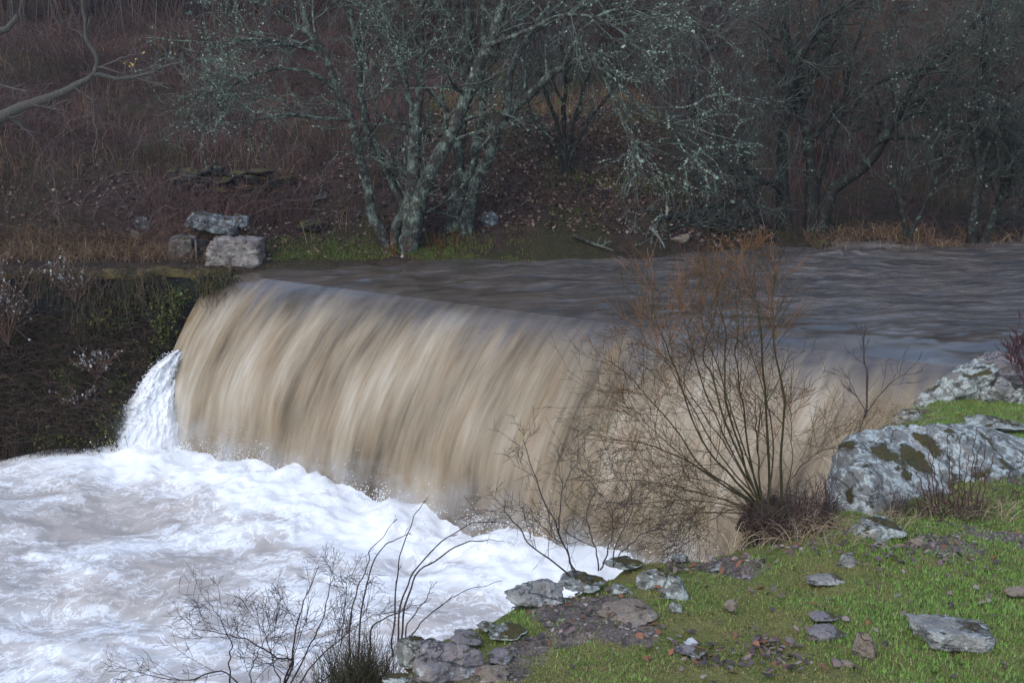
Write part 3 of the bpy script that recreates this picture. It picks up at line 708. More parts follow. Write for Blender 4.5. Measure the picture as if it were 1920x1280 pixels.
Bp = scatter_far(900, -12, -1.8, 16.2, 25, g3, None, -.1, .9, 21.); T.add(*strands(len(Bp), Bp, .8, 1.3, g3, 8, (.003, .006), 1.5, ((.10, .07, .065), (.08, .045, .042), (.13, .10, .09)), .3, 3, None, .06))
Bp = scatter_far(2500, 2.5, 16, 17.2, 30, g3, None, -.1, .7, 3.)
T.add(*strands(len(Bp), Bp, .7, .5, g3, 6, (.003, .006), .8, purple+((.12, .06, .035),)))
tag(T.build('bramble_undergrowth', m_col), 'tangled purplish brown brambles and undergrowth over the far bank', 'undergrowth', kind='stuff')
T = Tubes()
Bp = scatter_far(2200, -12, -2.2, 16.2, 26, g3, None, .22, .55, 8.); T.add(*strands(len(Bp), Bp, .4, .25, g3, 5, (.003, .005), 1.2, tan))
Bp = scatter_far(1400, -1.5, 2.6, 20.2, 23, g3, None, -.3, .55, 8.); T.add(*strands(len(Bp), Bp, .28, .15, g3, 5, (.003, .006), 1., tan))
Bp = scatter_far(900, 4.6, 10, 16.6, 17.9, g3, lambda x, y: np.exp(-((x-6.4)/1.1)**2)+.2, -.1, 1.5, 8.); T.add(*strands(len(Bp), Bp, .2, .25, g3, 5, (.003, .006), 1.1, tan))
Bp = scatter_far(4200, -10, -4.0, 15.2, 16.6, g3, None, -.5, 1.2, 4.); T.add(*strands(len(Bp), Bp, .22, .25, g3, 5, (.003, .005), 1.1, tan))
Bp = scatter_far(1500, -1.2, 3.2, 16.9, 21, g3, None, .05, 1., 4.); T.add(*strands(len(Bp), Bp, .2, .25, g3, 5, (.003, .005), 1.3, ((.10, .065, .04), (.14, .09, .06))))
tag(T.build('dry_grass', m_col), 'tan and rusty dead grass tufts across the far bank', 'dry grass', kind='stuff')
T = Tubes()
N = 9000; y = 22+g3.random(N)**1.4*45; x = g3.uniform(-1, 1, N)*(.55*y+4)
k = ((y > 26) | (x > 3)) & ~((x < 3) & (y < 25.5)); x, y = x[k], y[k]; Bp = np.stack([x, y, far_z(x, y)], 1)
T.add(*strands(len(x), Bp, 2.4, .8, g3, 6, (.005, .012), .35, ((.09, .052, .043), (.10, .074, .07), (.12, .063, .04), (.07, .055, .055), (.13, .118, .118)), .3, 3, None, .09))
tag(T.build('woodland_thicket', m_col), 'dense russet and grey thicket of thin stems rising behind the bank', 'thicket', kind='stuff')
# short green grass on the far shore by the block and on the terrace
def turf(N, x, y, z, g_, H=(.03, .07), wd=.004, cols=None, lean=.6):
    a = g_.uniform(0, 2*math.pi, N); h = g_.uniform(*H, N); ln = g_.uniform(.1, lean, N)
    d = np.stack([np.cos(a), np.sin(a), 0*a], 1); s_ = np.stack([-np.sin(a), np.cos(a), 0*a], 1)*wd*g_.uniform(.7, 1.3, N)[:, None]
    b0 = np.stack([x, y, z-.004], 1); m_ = b0+d*(h*ln*.35)[:, None]; m_[:, 2] += h*.6; tip = b0+d*(h*ln)[:, None]; tip[:, 2] += h*(1-.25*ln)
    Vv = np.stack([b0-s_, b0+s_, m_+s_*.75, m_-s_*.75, tip], 1).reshape(-1, 3); i = np.arange(N)[:, None]*5
    return Vv, [i+np.array([[0, 1, 2, 3]]), i+np.array([[3, 2, 4]])], np.repeat(cols, 5, axis=0)
def gcol(N, g_, pal, mixv=None):
    i = g_.integers(0, len(pal), N); return np.array(pal)[i]*g_.uniform(.6, 1.35, (N, 1))
GREEN = ((.185, .34, .06), (.22, .37, .075), (.15, .27, .05), (.27, .36, .10)); OLIVE = ((.25, .265, .07), (.21, .235, .06), (.32, .28, .10), (.27, .20, .075))
Bp = np.concatenate([scatter_far(9000, -3.7, 1.0, 15.6, 17.0, g3, lambda x, y: np.clip((.6-x)/2.2, 0, 1)*np.clip((16.75-y)/.6, 0, 1), -.25, 1.4, 6.), scatter_far(5000, -2, 3, 20, 23, g3, None, .1, .8, 6.), scatter_far(2600, .5, 3, 16.8, 19, g3, None, .15, 1.3, 7.)])
Vv, Fv, Cv = turf(len(Bp), *Bp.T, g3, (.025, .06), .006, gcol(len(Bp), g3, OLIVE+GREEN[:2])*.5)
tag(mk('shore_grass', Vv, Fv, m_turf, attrs={'Col': Cv}, smooth=False), 'short green grass along the far shore beside the pale block', 'grass', kind='stuff')
# leaf litter on the far slope
Bp = np.concatenate([scatter_far(5200, -1.6, 4.2, 16.5, 21, g3, None, -.5, 1., 9.), scatter_far(2500, -9, -1.6, 15.6, 19, g3, None, -.3, 1., 9.)])
Bp[:, 2] += .02; Vf, Ff = flakes(Bp, g3.uniform(.012, .035, len(Bp)), np.tile([0, 0, 1.], (len(Bp), 1)), g3)
tag(mk('slope_leaves', Vf, Ff, m_leaf, attrs={'Col': np.repeat(gcol(len(Bp), g3, ((.13, .075, .055), (.18, .10, .06), (.07, .045, .04), (.22, .16, .13))), 5, 0)}, smooth=False), 'brown and purplish fallen leaves on the far slope', 'leaves', kind='stuff')

# ------------------------------------------------------------------ stones
def ico(sub):
    bm = bmesh.new(); bmesh.ops.create_icosphere(bm, subdivisions=sub, radius=1)
    Vv = np.array([v_.co[:] for v_ in bm.verts]); Fv = np.array([[q_.index for q_ in f.verts] for f in bm.faces]); bm.free(); return Vv, Fv
ICO = {s_: ico(s_) for s_ in (3, 4, 5, 6)}
def rockmesh(dims, seed, sub=4, box=False, rough=.05, ncut=14, rot=0, tilt=(0, 0), planes=None, lump=0):
    g_ = np.random.default_rng(seed); D_, Fv = ICO[sub]
    if box:
        nn = np.concatenate([np.eye(3), -np.eye(3)])+g_.normal(size=(6, 3))*.07; h = np.full(6, 1.)
        e = unit(g_.normal(size=(7, 3))); nn = np.concatenate([unit(nn), e]); h = np.concatenate([h, np.abs(e).sum(1)*g_.uniform(.82, .95, 7)])
    else:
        nn = unit(g_.normal(size=(ncut, 3))); h = g_.uniform(.62, 1., ncut)
    if planes is not None: nn = unit(np.array([q_[:3] for q_ in planes], float)); h = np.array([q_[3] for q_ in planes], float)
    dt = D_@nn.T; r = np.where(dt > 1e-3, h/np.maximum(dt, 1e-3), 9).min(1); r = np.minimum(r, 9 if planes is not None else 1.8 if box else 1.25)
    P = D_*r[:, None]; dims = np.array(dims)
    P = P*dims
    s0 = float(np.mean(dims)) if planes is None else .4
    if lump: P[:, :2] *= (1+lump*fbm(np.cos(np.arctan2(P[:, 1], P[:, 0]))*1.3+seed, np.sin(np.arctan2(P[:, 1], P[:, 0]))*1.3, seed*.37, 3))[:, None]
    nz = fbm(P[:, 0]/s0*1.7+seed, P[:, 1]/s0*1.7, P[:, 2]/s0*1.7, 5)
    nz2 = ridged(P[:, 0]/s0*2.5, P[:, 1]/s0*2.5+seed, P[:, 2]/s0*4.5, 3)
    P = P+unit(P)*((nz*rough*1.6+nz2*rough*.7+fbm(P[:, 0]/s0*9, P[:, 1]/s0*9, P[:, 2]/s0*9+seed, 3)*rough*.35)*s0)[:, None]
    cx, sx = math.cos(tilt[0]), math.sin(tilt[0]); P = P@np.array([[1, 0, 0], [0, cx, sx], [0, -sx, cx]])
    cy, sy = math.cos(tilt[1]), math.sin(tilt[1]); P = P@np.array([[cy, 0, -sy], [0, 1, 0], [sy, 0, cy]])
    c, s_ = math.cos(rot), math.sin(rot); P = P@np.array([[c, s_, 0], [-s_, c, 0], [0, 0, 1]])
    return P, Fv
def stone(box, label, m_, seed, far=False, flat=.6, sink=.5, sub=4, kind='stone', group=None, cat='stone', boxy=False, **kw):
    x0, y0, x1, y1 = box
    p = (onfar if far else onb)((x0+x1)/2, y1-.12*(y1-y0))
    t = p[1]/ray((x0+x1)/2, y1)[1]; w_ = (x1-x0)*t/FPX; hp = (y1-y0)*t/FPX
    a = math.atan2(CZ-p[2], p[1]); dp = w_*flat
    H = max((hp-dp*math.sin(a)*.7)/math.cos(a), .18*w_, .018)*(1 if far else .62 if flat >= .95 else .95)
    P, Fv = rockmesh((w_/2*1.06, dp/2, H*.5*(1+sink)*1.1), seed, sub, boxy, **kw)
    c = p+np.array([0, dp*.42, H*.5*(1-sink)]); gz = (far_z if far else near_z)(np.array([c[0]]), np.array([c[1]]))[0]
    c[2] = max(c[2]-.0, gz+H*.5*(1-sink)-.02) if not far else gz+H*.5*(1-sink)
    o = mk(kind, P+c, Fv, m_, None, (c[0], c[1], gz)); return tag(o, label, cat, group)
G = 'stones set in the grassy bank'
near_stones = [
 ((1743, 1168, 1864, 1222), 'flat blue-grey slab lying in the grass at lower right', 'r', .9, 'slab'), ((1729, 1156, 1797, 1188), 'rounded tan stone touching the flat blue-grey slab', 't', .8, ''),
 ((1606, 1190, 1644, 1238), 'brown stone half sunk in bare soil left of the flat slab', 't', .8, ''), ((1528, 1172, 1581, 1205), 'grey-brown stone sitting in bright grass left of the brown stone', 'p', .8, ''),
 ((1526, 1150, 1566, 1167), 'small flat stone just above the grey-brown stone in grass', 'p', .9, ''), ((1521, 1076, 1583, 1100), 'pale low stone in the middle of the lawn', 'r', .8, ''),
 ((1571, 1038, 1607, 1078), 'upright pointed grey stone behind the pale low stone', 'r', .5, ''), ((1706, 1009, 1739, 1030), 'small cream stone by the purplish leaves under the boulder', 't', .8, ''),
 ((1602, 975, 1705, 1022), 'low mottled grey rock directly in front of the big boulder', 'w', .9, ''), ((1204, 1070, 1270, 1115), 'ragged white-lichened outcrop standing in olive moss', 'w', 1., ''),
 ((1241, 1088, 1293, 1132), 'lichened rock joined to the right of the ragged outcrop', 'w', .9, ''), ((1257, 1130, 1279, 1150), 'small white stone below the pair of lichened outcrops', 'w', .8, ''),
 ((1334, 1059, 1363, 1073), 'small whitish stone alone on the mossy turf', 'w', .8, ''), ((1139, 1046, 1194, 1069), 'greenish grey rock at the brink under the small bare shrub', 'w', 1., ''),
 ((1064, 1082, 1133, 1107), 'wide flat lichened rock at the brink right of the shrub foot', 'w', 1., ''), ((1146, 1097, 1184, 1117), 'small lichened rock between the brink and the ragged outcrop', 'w', .9, ''),
 ((1264, 1040, 1289, 1054), 'little grey stone at the grass edge below the willow', 'w', .9, ''), ((1361, 1126, 1380, 1143), 'tiny pinkish stone in mid lawn', 't', .8, ''),
 ((1134, 1140, 1222, 1174), 'flat tan outcrop surrounded by leaf litter', 't', 1.1, ''), ((1896, 1100, 1932, 1119), 'pinkish stone at the right edge of the lawn', 't', .8, ''),
 ((1572, 1241, 1607, 1258), 'small tan stone near the bottom of the lawn', 't', .8, ''), ((1286, 1198, 1310, 1212), 'bright white quartz stone among dark wet leaves', 'q', .9, ''),
 ((1268, 1211, 1318, 1234), 'pale wet stone just below the white quartz', 'p', 1., ''), ((747, 1193, 828, 1256), 'greenish lichened rock at the lower bank corner beside the broom', 'w', .9, ''),
 ((782, 1207, 884, 1276), 'large cracked purplish grey rock at the lower bank corner', 'p', .9, ''), ((915, 1179, 973, 1198), 'whitish ridge of rock above the purple slabs', 'w', 1., ''),
 ((896, 1165, 926, 1181), 'small pale rock at the bank edge above the whitish ridge', 'w', 1., ''), ((955, 1100, 1050, 1132), 'long mossy rock shelf along the bank edge over the pool', 'r', .9, ''),
 ((914, 1212, 968, 1246), 'purple slab in the leaf litter right of the cracked rock', 'p', 1., ''), ((848, 1180, 902, 1208), 'brownish flat rock right of the greenish lichened rock', 'p', 1., ''),
 ((890, 1246, 955, 1284), 'tan broken rock at the bottom edge beside the cracked purplish rock', 't', 1., ''), ((724, 1262, 764, 1286), 'small pale stone at the bottom corner below the broom bush', 'w', 1., ''),
 ((1683, 768, 1732, 798), 'grey lichened stone at the grassy brink beside the smooth water', 'w', .8, ''), ((1838, 788, 1925, 812), 'low pale lichened slab lying in grass behind the boulder', 'w', 1., ''),
]
ms = {'r': m_rock, 'w': m_rock_w, 't': m_rock_t, 'p': m_rock_p, 'q': m_white}
for i, (bx, lab, mm, fl, kd) in enumerate(near_stones):
    big_ = bx[2]-bx[0] > 60
    stone(bx, lab, ms[mm], 200+i, flat=fl, sub=5 if big_ else 4, kind='slab' if kd == 'slab' else 'rock' if big_ else 'stone', cat='rock' if big_ else 'stone', group=G, lump=.22, rough=.10 if big_ else .07, ncut=10, tilt=(-.15, .1) if kd == 'slab' else (0, 0), boxy=kd == 'slab')
# the boulder and the rocks beside the lip
def boulder(outline, Yf, Yb, label, m_, seed, loc_px, kind='boulder', n=90, rough=.03):
    """a rock whose front crest line comes from the outline; a rounded height field wrapped over real depth"""
    pass
def hullrock(pts, label, m_, seed, name='boulder', rough=.085, sub=6, mosspts=(), s0=.4, group=None):
    Q = np.array(pts); c_ = Q.mean(0); bm = bmesh.new()
    for q_ in Q-c_: bm.verts.new(q_)
    bmesh.ops.convex_hull(bm, input=bm.verts[:]); bm.normal_update(); pl = []
    for f in bm.faces:
        n_ = np.array(f.normal[:]); h_ = float(n_@np.array(f.verts[0].co[:]))
        if h_ < 0: n_, h_ = -n_, -h_
        pl.append((*n_, max(h_, .02)))
    bm.free(); P, Fv = rockmesh((1, 1, 1), seed, sub, False, rough, 9, planes=pl); P = P+c_
    mp = np.zeros(len(P))
    for (q_, rad) in mosspts: mp = np.maximum(mp, np.exp(-(np.linalg.norm(P-q_, axis=1)/rad)**2))
    P = P+unit(P-c_)*(.018*sst(.35, .7, mp))[:, None]*(1+.6*pn(P[:, 0]*30, P[:, 1]*30, P[:, 2]*30))[:, None]
    return tag(mk(name, P, Fv, m_, None, (c_[0], c_[1], Q[:, 2].min()), {'mosspatch': mp}), label, 'boulder', group)
BP = [(1598, 815, 6.15), (1665, 828, 6.2), (1745, 802, 6.5), (1850, 806, 6.9), (1930, 840, 7.2), (2080, 870, 7.6), (1572, 880, 5.86), (1625, 890, 5.72), (1720, 885, 5.95), (1558, 945, 5.75), (1640, 990, 5.48), (1700, 970, 5.62), (1800, 940, 6.0), (1930, 900, 6.5), (2080, 900, 7.0)]
pts_ = [at(*q_) for q_ in BP]+[np.array(q_) for q_ in ((2.2, 7.1, .0), (3.7, 8.2, .05), (2.1, 6.3, .0))]
hullrock(pts_, 'big blue-grey boulder with brown moss cushions behind the red stems', m_rock_big, 411, mosspts=[(at(1660, 850, 6.0), .10), (at(1715, 865, 6.08), .13), (at(1740, 830, 6.3), .12), (at(1775, 825, 6.5), .08), (at(1630, 880, 5.8), .06), (at(1690, 895, 5.9), .07), (at(1590, 925, 5.7), .05)])
def shore(px, py, Y_, dims, label, sd, tilt=(0, 0), rot=0, m_=m_rock_w):
    P, Fv = rockmesh(dims, sd, 5, False, .11, 10, rot, tilt, None, .28); c_ = at(px, py, Y_); gz = float(near_z(np.array([c_[0]]), np.array([c_[1]]))[0])
    tag(mk('rock', P+c_, Fv, m_, None, (c_[0], c_[1], min(gz, c_[2]-dims[2]))), label, 'rock', 'rocks at the near shore above the fall')
shore(1790, 735, 8.95, (.46, .24, .15), 'long jagged white rock sloping down into the smooth water', 501, (0, -.5), .15)
shore(1862, 712, 9.1, (.24, .2, .16), 'mottled pale rock on top of the rock heap at the shore', 502, (.2, -.2), .3, m_rock_p)
shore(1845, 745, 8.75, (.10, .1, .085), 'small mossy stone at the left foot of the shore rock heap', 503)
shore(1885, 742, 8.7, (.15, .13, .11), 'rounded grey stone in the middle of the shore rock heap', 504, (0, .2), 0, m_rock)
shore(1925, 752, 8.65, (.17, .15, .13), 'pale stone at the right of the shore rock heap cut by the frame', 505, (.1, .1))
# far bank masonry
def blk(px0, py0, px1, py1, Y_, depth, label, m_, seed, name='stone_block', cat='stone block', group=None, tilt=(0, 0), rough=.045):
    a0, a1 = at(px0, py1, Y_), at(px1, py0, Y_)
    P, Fv = rockmesh(((a1[0]-a0[0])/2*.88, depth/2, (a1[2]-a0[2])/2*.88), seed, 5, True, .085, 8, .05, tilt)
    c_ = (a0+a1)/2; c_[1] += depth/2
    return tag(mk(name, P+c_, Fv, m_, None, (c_[0], c_[1], a0[2])), label, cat, group)
blk(386, 450, 486, 510, 15.55, .55, 'pale squared stone block on the wall end above the left of the fall', m_rock_c, 601)
blk(316, 445, 358, 500, 15.75, .4, 'dark stained stone post left of the pale block', M_rock('stained_stone', (.16, .13, .11), (.3, .28, .25), .3, .3, (.12, .08, .06)), 602, 'stone_post', 'stone post')
blk(345, 408, 446, 436, 16.25, .5, 'long grey lichened slab lying tilted above the pale block', m_rock_d, 603, 'stone_slab', 'stone slab', None, (0, .22))
blk(434, 406, 464, 428, 16.3, .25, 'small grey stone perched at the right end of the tilted slab', m_rock_d, 604, 'stone', 'stone')
# sluice between post and block
sl_ = empty('sluice_gate', at(372, 500, 15.8), 'dark wooden sluice board with an iron rod between the post and the pale block', 'sluice gate')
def boxv(c_, d): 
    o = np.array([[-1, -1, -1], [1, -1, -1], [1, 1, -1], [-1, 1, -1], [-1, -1, 1], [1, -1, 1], [1, 1, 1], [-1, 1, 1]])*np.array(d)/2
    return o+np.array(c_), np.array([[0, 3, 2, 1], [4, 5, 6, 7], [0, 1, 5, 4], [1, 2, 6, 5], [2, 3, 7, 6], [3, 0, 4, 7]])
q0, q1 = at(362, 503, 15.85), at(386, 450, 15.85)
v_, f_ = boxv((q0+q1)/2, (q1[0]-q0[0], .06, q1[2]-q0[2])); mk('board', v_, f_, M_plain('wet_wood', (.012, .012, .014), (.04, .036, .034), 20), sl_, smooth=False)
q2 = at(370, 503, 15.78); Tubes().add(np.array([q2, q2+[0, 0, .2], q2+[.005, 0, .42]]), np.full(3, .018), 8).build('rod', M_plain('rusty_iron', (.09, .075, .07), (.16, .14, .13), 20), sl_)
# dry stone wall on the hillside and loose stones
dw = empty('dry_stone_wall', at(410, 372, 17.9), 'dark mossy dry stone wall half hidden in the undergrowth on the far bank', 'wall')
g5 = np.random.default_rng(77)
for r in range(6):
    xx = -5.75+g5.uniform(0, .5); VVs, FFs, o_ = [], [], 0
    while xx < -3.5-.1*r+g5.uniform(-.3, .2):
        w_ = g5.uniform(.12, .42); hh_ = g5.uniform(.045, .085)
        P, Fv = rockmesh((w_/2, .17, hh_), int(g5.integers(1e4)), 3, g5.random() < .5, .13, 10, g5.normal()*.1, (0, g5.normal()*.12)); P = P+np.array([xx+w_/2, 17.75+.05*r+g5.normal()*.06, float(far_z(-4.4, 17.7))-.1+.125*r+g5.normal()*.025]); VVs.append(P); FFs.append(Fv+o_); o_ += len(P); xx += w_*1.03
    if VVs: mk('stone_course', np.concatenate(VVs), np.concatenate(FFs), m_rock_k, dw)
for i, (bx, lab, mm) in enumerate([((284, 370, 318, 386), 'small pale stone on the bank up-left of the tilted slab', m_rock_d), ((252, 410, 278, 436), 'pale stacked stone left of the stone post', m_rock_d), ((556, 418, 602, 441), 'brown half-buried stone behind the shore grass', m_rock_k),
      ((1264, 446, 1297, 461), 'pinkish flat stone at the far waterline', m_rock_t), ((240, 436, 262, 450), 'low grey stone just below the pale stacked stone', m_rock), ((1516, 455, 1560, 472), 'dark rounded rock at the water edge under the spreading tree', m_rock_k), ((905, 405, 935, 428), 'grey lichened stump-like stone on the brown slope', m_rock_d)]):
    stone(bx, lab, mm, 700+i, True, .7, .3, 4)

# left retaining wall
rw = empty('retaining_wall', (-4.3, 15.4, .1), 'dark overgrown retaining wall with a mossy yellow coping left of the fall', 'wall')
xs_ = np.linspace(-16, -3.98, 420); zs_ = np.linspace(-2.7, .06, 90)
XX, ZZ = np.meshgrid(xs_, zs_, indexing='ij'); yl = np.interp(xs_, fs_x, fs_y)[:, None]-.08
YY = yl+.05*fbm(XX*2, ZZ*2.5, 3., 4)-.05*np.abs(pn(XX*4, ZZ*9, 5.)) - .22*sst(.0, -2.4, ZZ)
V1_, F1_ = grid(XX, YY, ZZ)
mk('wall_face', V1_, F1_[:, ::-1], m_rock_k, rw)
top = np.linspace(-.02, .5, 14); XX, TT = np.meshgrid(xs_, top, indexing='ij'); yl2 = np.interp(xs_, fs_x, fs_y)[:, None]-.14
ZT = .07+.07*fbm(XX*2.3, TT*3, 2., 4)-.08*(TT < 0); V1_, F1_ = grid(XX, yl2+np.maximum(TT, -.0)+.03*pn(XX*3, TT*0), ZT)
mk('coping', V1_, F1_[:, ::-1], M_plain('mossy_coping', (.035, .028, .018), (.13, .095, .035), 5, .9, .1), rw)
# vegetation hanging on and growing below the wall
g6 = np.random.default_rng(66)
T = Tubes(); N = 2000; x = g6.uniform(-9.5, -3.95, N); y = np.interp(x, fs_x, fs_y)-.16+g6.normal(size=N)*.05; z = .12-g6.random(N)**2*.9
k = (fbm(x*1.4, z*1.4, 3., 3) > -.25); x, y, z = x[k], y[k], z[k]; N = len(x)
P = np.zeros((N, 7, 3)); t = np.linspace(0, 1, 7); ln = g6.uniform(.08, .5, N); ot = g6.uniform(.05, .4, N)
P[..., 0] = x[:, None]+g6.normal(size=(N, 1))*.12*t; P[..., 1] = y[:, None]-ot[:, None]*np.sin(t*1.6); P[..., 2] = z[:, None]+.06*np.sin(t*3.1)-ln[:, None]*t**1.6
P[:, 1:] += np.cumsum(g6.normal(size=(N, 6, 3))*.012, 1)
T.add(P, g6.uniform(.0025, .0065, N)[:, None]*np.linspace(1, .4, 7), 3, np.array(((.15, .095, .055), (.10, .065, .042), (.19, .135, .08), (.07, .048, .04), (.065, .068, .022)))[g6.integers(0, 5, N)]*g6.uniform(.5, 1.2, (N, 1)))
tag(T.build('hanging_dry_grass', m_col), 'dead brown grass and roots hanging down the wall left of the fall', 'hanging grass', kind='stuff')
T = Tubes(); N = 5500; x = g6.uniform(-9.5, -4.75, N); d_ = -g6.uniform(.1, 1.25, N); y = np.interp(x, fs_x, fs_y)+d_; z = far_z(x, y)
k = (z < -.2) & (z > -2.15) & (x < -4.6-.35*np.clip(-z, 0, 2.2)); Bp = np.stack([x, y, z], 1)[k]
a_ = g6.uniform(-2.8, -.3, len(Bp)); T.add(*strands(len(Bp), Bp, .34, .55, g6, 6, (.0028, .006), 1.6, ((.09, .055, .046), (.11, .07, .052), (.06, .04, .034), (.15, .10, .068), (.06, .06, .02)), .35, 3, np.stack([np.cos(a_), np.sin(a_)], 1)))
N = 6000; x = g6.uniform(-9.5, -4.6, N); d_ = -g6.uniform(.12, 1.2, N); y = np.interp(x, fs_x, fs_y)+d_; z = far_z(x, y); k = (x < -4.45-.4*np.clip(-z, 0, 2.2)) & (fbm(x*1.6, z*1.6, 6., 3) > -.3); x, y, z = x[k], y[k], z[k]; N = len(x)
P = np.zeros((N, 6, 3)); t = np.linspace(0, 1, 6); ln = g6.uniform(.12, .6, N); ot = g6.uniform(.08, .3, N)
P[..., 0] = x[:, None]+g6.normal(size=(N, 1))*.12*t; P[..., 1] = y[:, None]-.02-ot[:, None]*np.sin(t*1.7); P[..., 2] = z[:, None]+.16*np.sin(t*2.6)-ln[:, None]*t**1.5
P[:, 1:] += np.cumsum(g6.normal(size=(N, 5, 3))*.02, 1)
T.add(P, g6.uniform(.002, .005, N)[:, None]*np.linspace(1, .4, 6), 3, np.array(((.12, .075, .045), (.08, .05, .035), (.15, .105, .065), (.05, .035, .03), (.05, .055, .018)))[g6.integers(0, 5, N)]*g6.uniform(.4, 1.2, (N, 1)))
tag(T.build('wall_undergrowth', m_col), 'dark brown tangle of dead stems covering the slope under the left wall', 'undergrowth', kind='stuff')
Bp2 = Bp[(fbm(Bp[:, 0]*1.6, Bp[:, 2]*1.6, 12., 2) > .22)]; 
Bp2 = np.repeat(Bp2, 6, 0)+g6.normal(size=(len(Bp2)*6, 3))*.06+np.array([0, -.12, .08])
Bp3 = np.concatenate([at(px_, py_, yy_)+g6.normal(size=(n_, 3))*np.array([w_, .07, h_]) for px_, py_, yy_, n_, w_, h_ in ((305, 610, 15.0, 700, .10, .28), (250, 560, 15.15, 350, .16, .12), (330, 560, 15.1, 400, .10, .12), (190, 600, 15.0, 300, .2, .14), (290, 690, 14.8, 300, .10, .15))]); Bp4 = at(400, 535, 15.2)+g6.normal(size=(700, 3))*np.array([.16, .06, .11])
Pm_ = np.concatenate([Bp2, Bp3, Bp4]); Vf, Ff = flakes(Pm_, g6.uniform(.008, .022, len(Pm_)), None, g6)
tag(mk('wall_moss_foliage', Vf, Ff, m_leaf, attrs={'Col': np.repeat(gcol(len(Pm_), g6, ((.05, .065, .012), (.09, .09, .015), (.03, .045, .012), (.12, .11, .02))), 5, 0)}, smooth=False), 'yellow-green moss and ivy leaves on the wall beside the fall', 'ivy', kind='stuff')
# pale catkin / lichen twigs at the far left
def pale_shrub(px, py, Y_, hpx, wpx, n_, label, seed, name='lichened_shrub'):
    g_ = np.random.default_rng(seed); b0 = at(px, py, Y_); t0 = Y_/ray(px, py)[1]
    rt_ = empty(name, b0, label, 'shrub', 'pale twigged shrubs on the left wall'); Hh = hpx*t0/FPX; Ww = wpx*t0/FPX
    n = 10; t = np.linspace(0, 1, n); P = np.zeros((n_, n, 3)); e = g_.uniform(-.5, .5, n_)*Ww
    P[..., 0] = b0[0]+e[:, None]*t**1.2; P[..., 1] = b0[1]+(g_.uniform(-.3, .1, n_)*Ww)[:, None]*t; P[..., 2] = b0[2]-.05+Hh*g_.uniform(.55, 1, n_)[:, None]*t
    P[:, 1:] += np.cumsum(g_.normal(size=(n_, n-1, 3))*.012, 1)
    Rr = np.tile(np.linspace(.008, .004, n), (n_, 1)); P1, R1 = grow(P, Rr, 6, Hh*.35, (25, 60), 5, .3, 1, .1, .15, .7, .003, .3, .02, g_)
    Tubes().add(P, Rr, 4).add(P1, R1, 3).build('stem', m_bark_r, rt_)
    pi = g_.integers(0, len(P1), n_*16); tq = g_.uniform(.3, 1, len(pi)); p, _, _ = sample(P1, R1, pi, tq)
    Vf, Ff = flakes(p, g_.uniform(.005, .015, len(p)), None, g_); tag(mk('lichen', Vf, Ff, m_lichen_p, rt_, smooth=False), kind='stuff')
pale_shrub(15, 640, 14.6, 165, 150, 30, 'pale twigged shrub at the left frame edge under the wall', 801)
pale_shrub(140, 560, 14.9, 95, 90, 14, 'small pale twigged shrub growing at the coping right of the edge shrub', 802)
pale_shrub(180, 700, 14.5, 55, 110, 18, 'low spreading pale twigs half way down the wall slope', 803)
pale_shrub(150, 760, 14.3, 45, 90, 10, 'sparse pale twigs lowest on the slope above the foam', 804)

# fallen branches
def fallen(label, px, r0, Y_, seed, m_=None, twigs=7, name='fallen_branch', L=.5):
    g_ = np.random.default_rng(seed); p0 = onfar(*px[len(px)//2]); rt_ = empty(name, p0, label, 'branch', 'dead branches lying on the far bank')
    P = np.array([onfar(*p)+[0, 0, r0+.03] for p in px]); P = catmull(P, 14); Rr = np.linspace(r0, r0*.35, 14)
    Tubes().add(P, Rr, 7).build('limb', m_ or m_pale_twig, rt_)
    if twigs:
        P1, R1 = grow(P[None], Rr[None], twigs, L, (25, 60), 6, .2, 1, .12, .15, .5, .005, .3, .03, g_); P2, R2 = grow(P1, R1, 3, L*.5, (25, 60), 5, .3, 1, .05, .2, .6, .004, .3, .02, g_)
        Tubes().add(P1, R1, 4).add(P2, R2, 3).build('twig', m_ or m_pale_twig, rt_)
fallen('pale dead branch with upturned twigs lying left of the forked tree', [(465, 412), (520, 390), (560, 381), (605, 372)], .022, 0, 901)
fallen('second thin grey branch crossing under the pale dead branch', [(500, 400), (545, 396), (600, 398)], .014, 0, 902, None, 4)
fallen('short lichen-white log at the far waterline below the slope', [(1075, 450), (1105, 462), (1150, 478)], .035, 0, 903, m_bark_l, 3, 'fallen_log', .2)
fallen('short grey log leaning on the shore left of the pinkish stone', [(1220, 434), (1235, 452), (1246, 470)], .03, 0, 904, m_pale_twig, 0, 'fallen_log')
for i, px in enumerate([[(1230, 420), (1300, 405), (1380, 420)], [(1250, 440), (1320, 415), (1400, 395)], [(1210, 400), (1290, 425), (1370, 440)], [(1290, 390), (1340, 420), (1410, 430)]]):
    fallen(['lowest dark branch of the brush heap left of the spreading tree', 'long dark branch slanting up through the brush heap', 'dark branch slanting down through the brush heap', 'uppermost dark branch of the brush heap'][i], px, .022, 0, 910+i, m_bark_d, 12, L=.7)
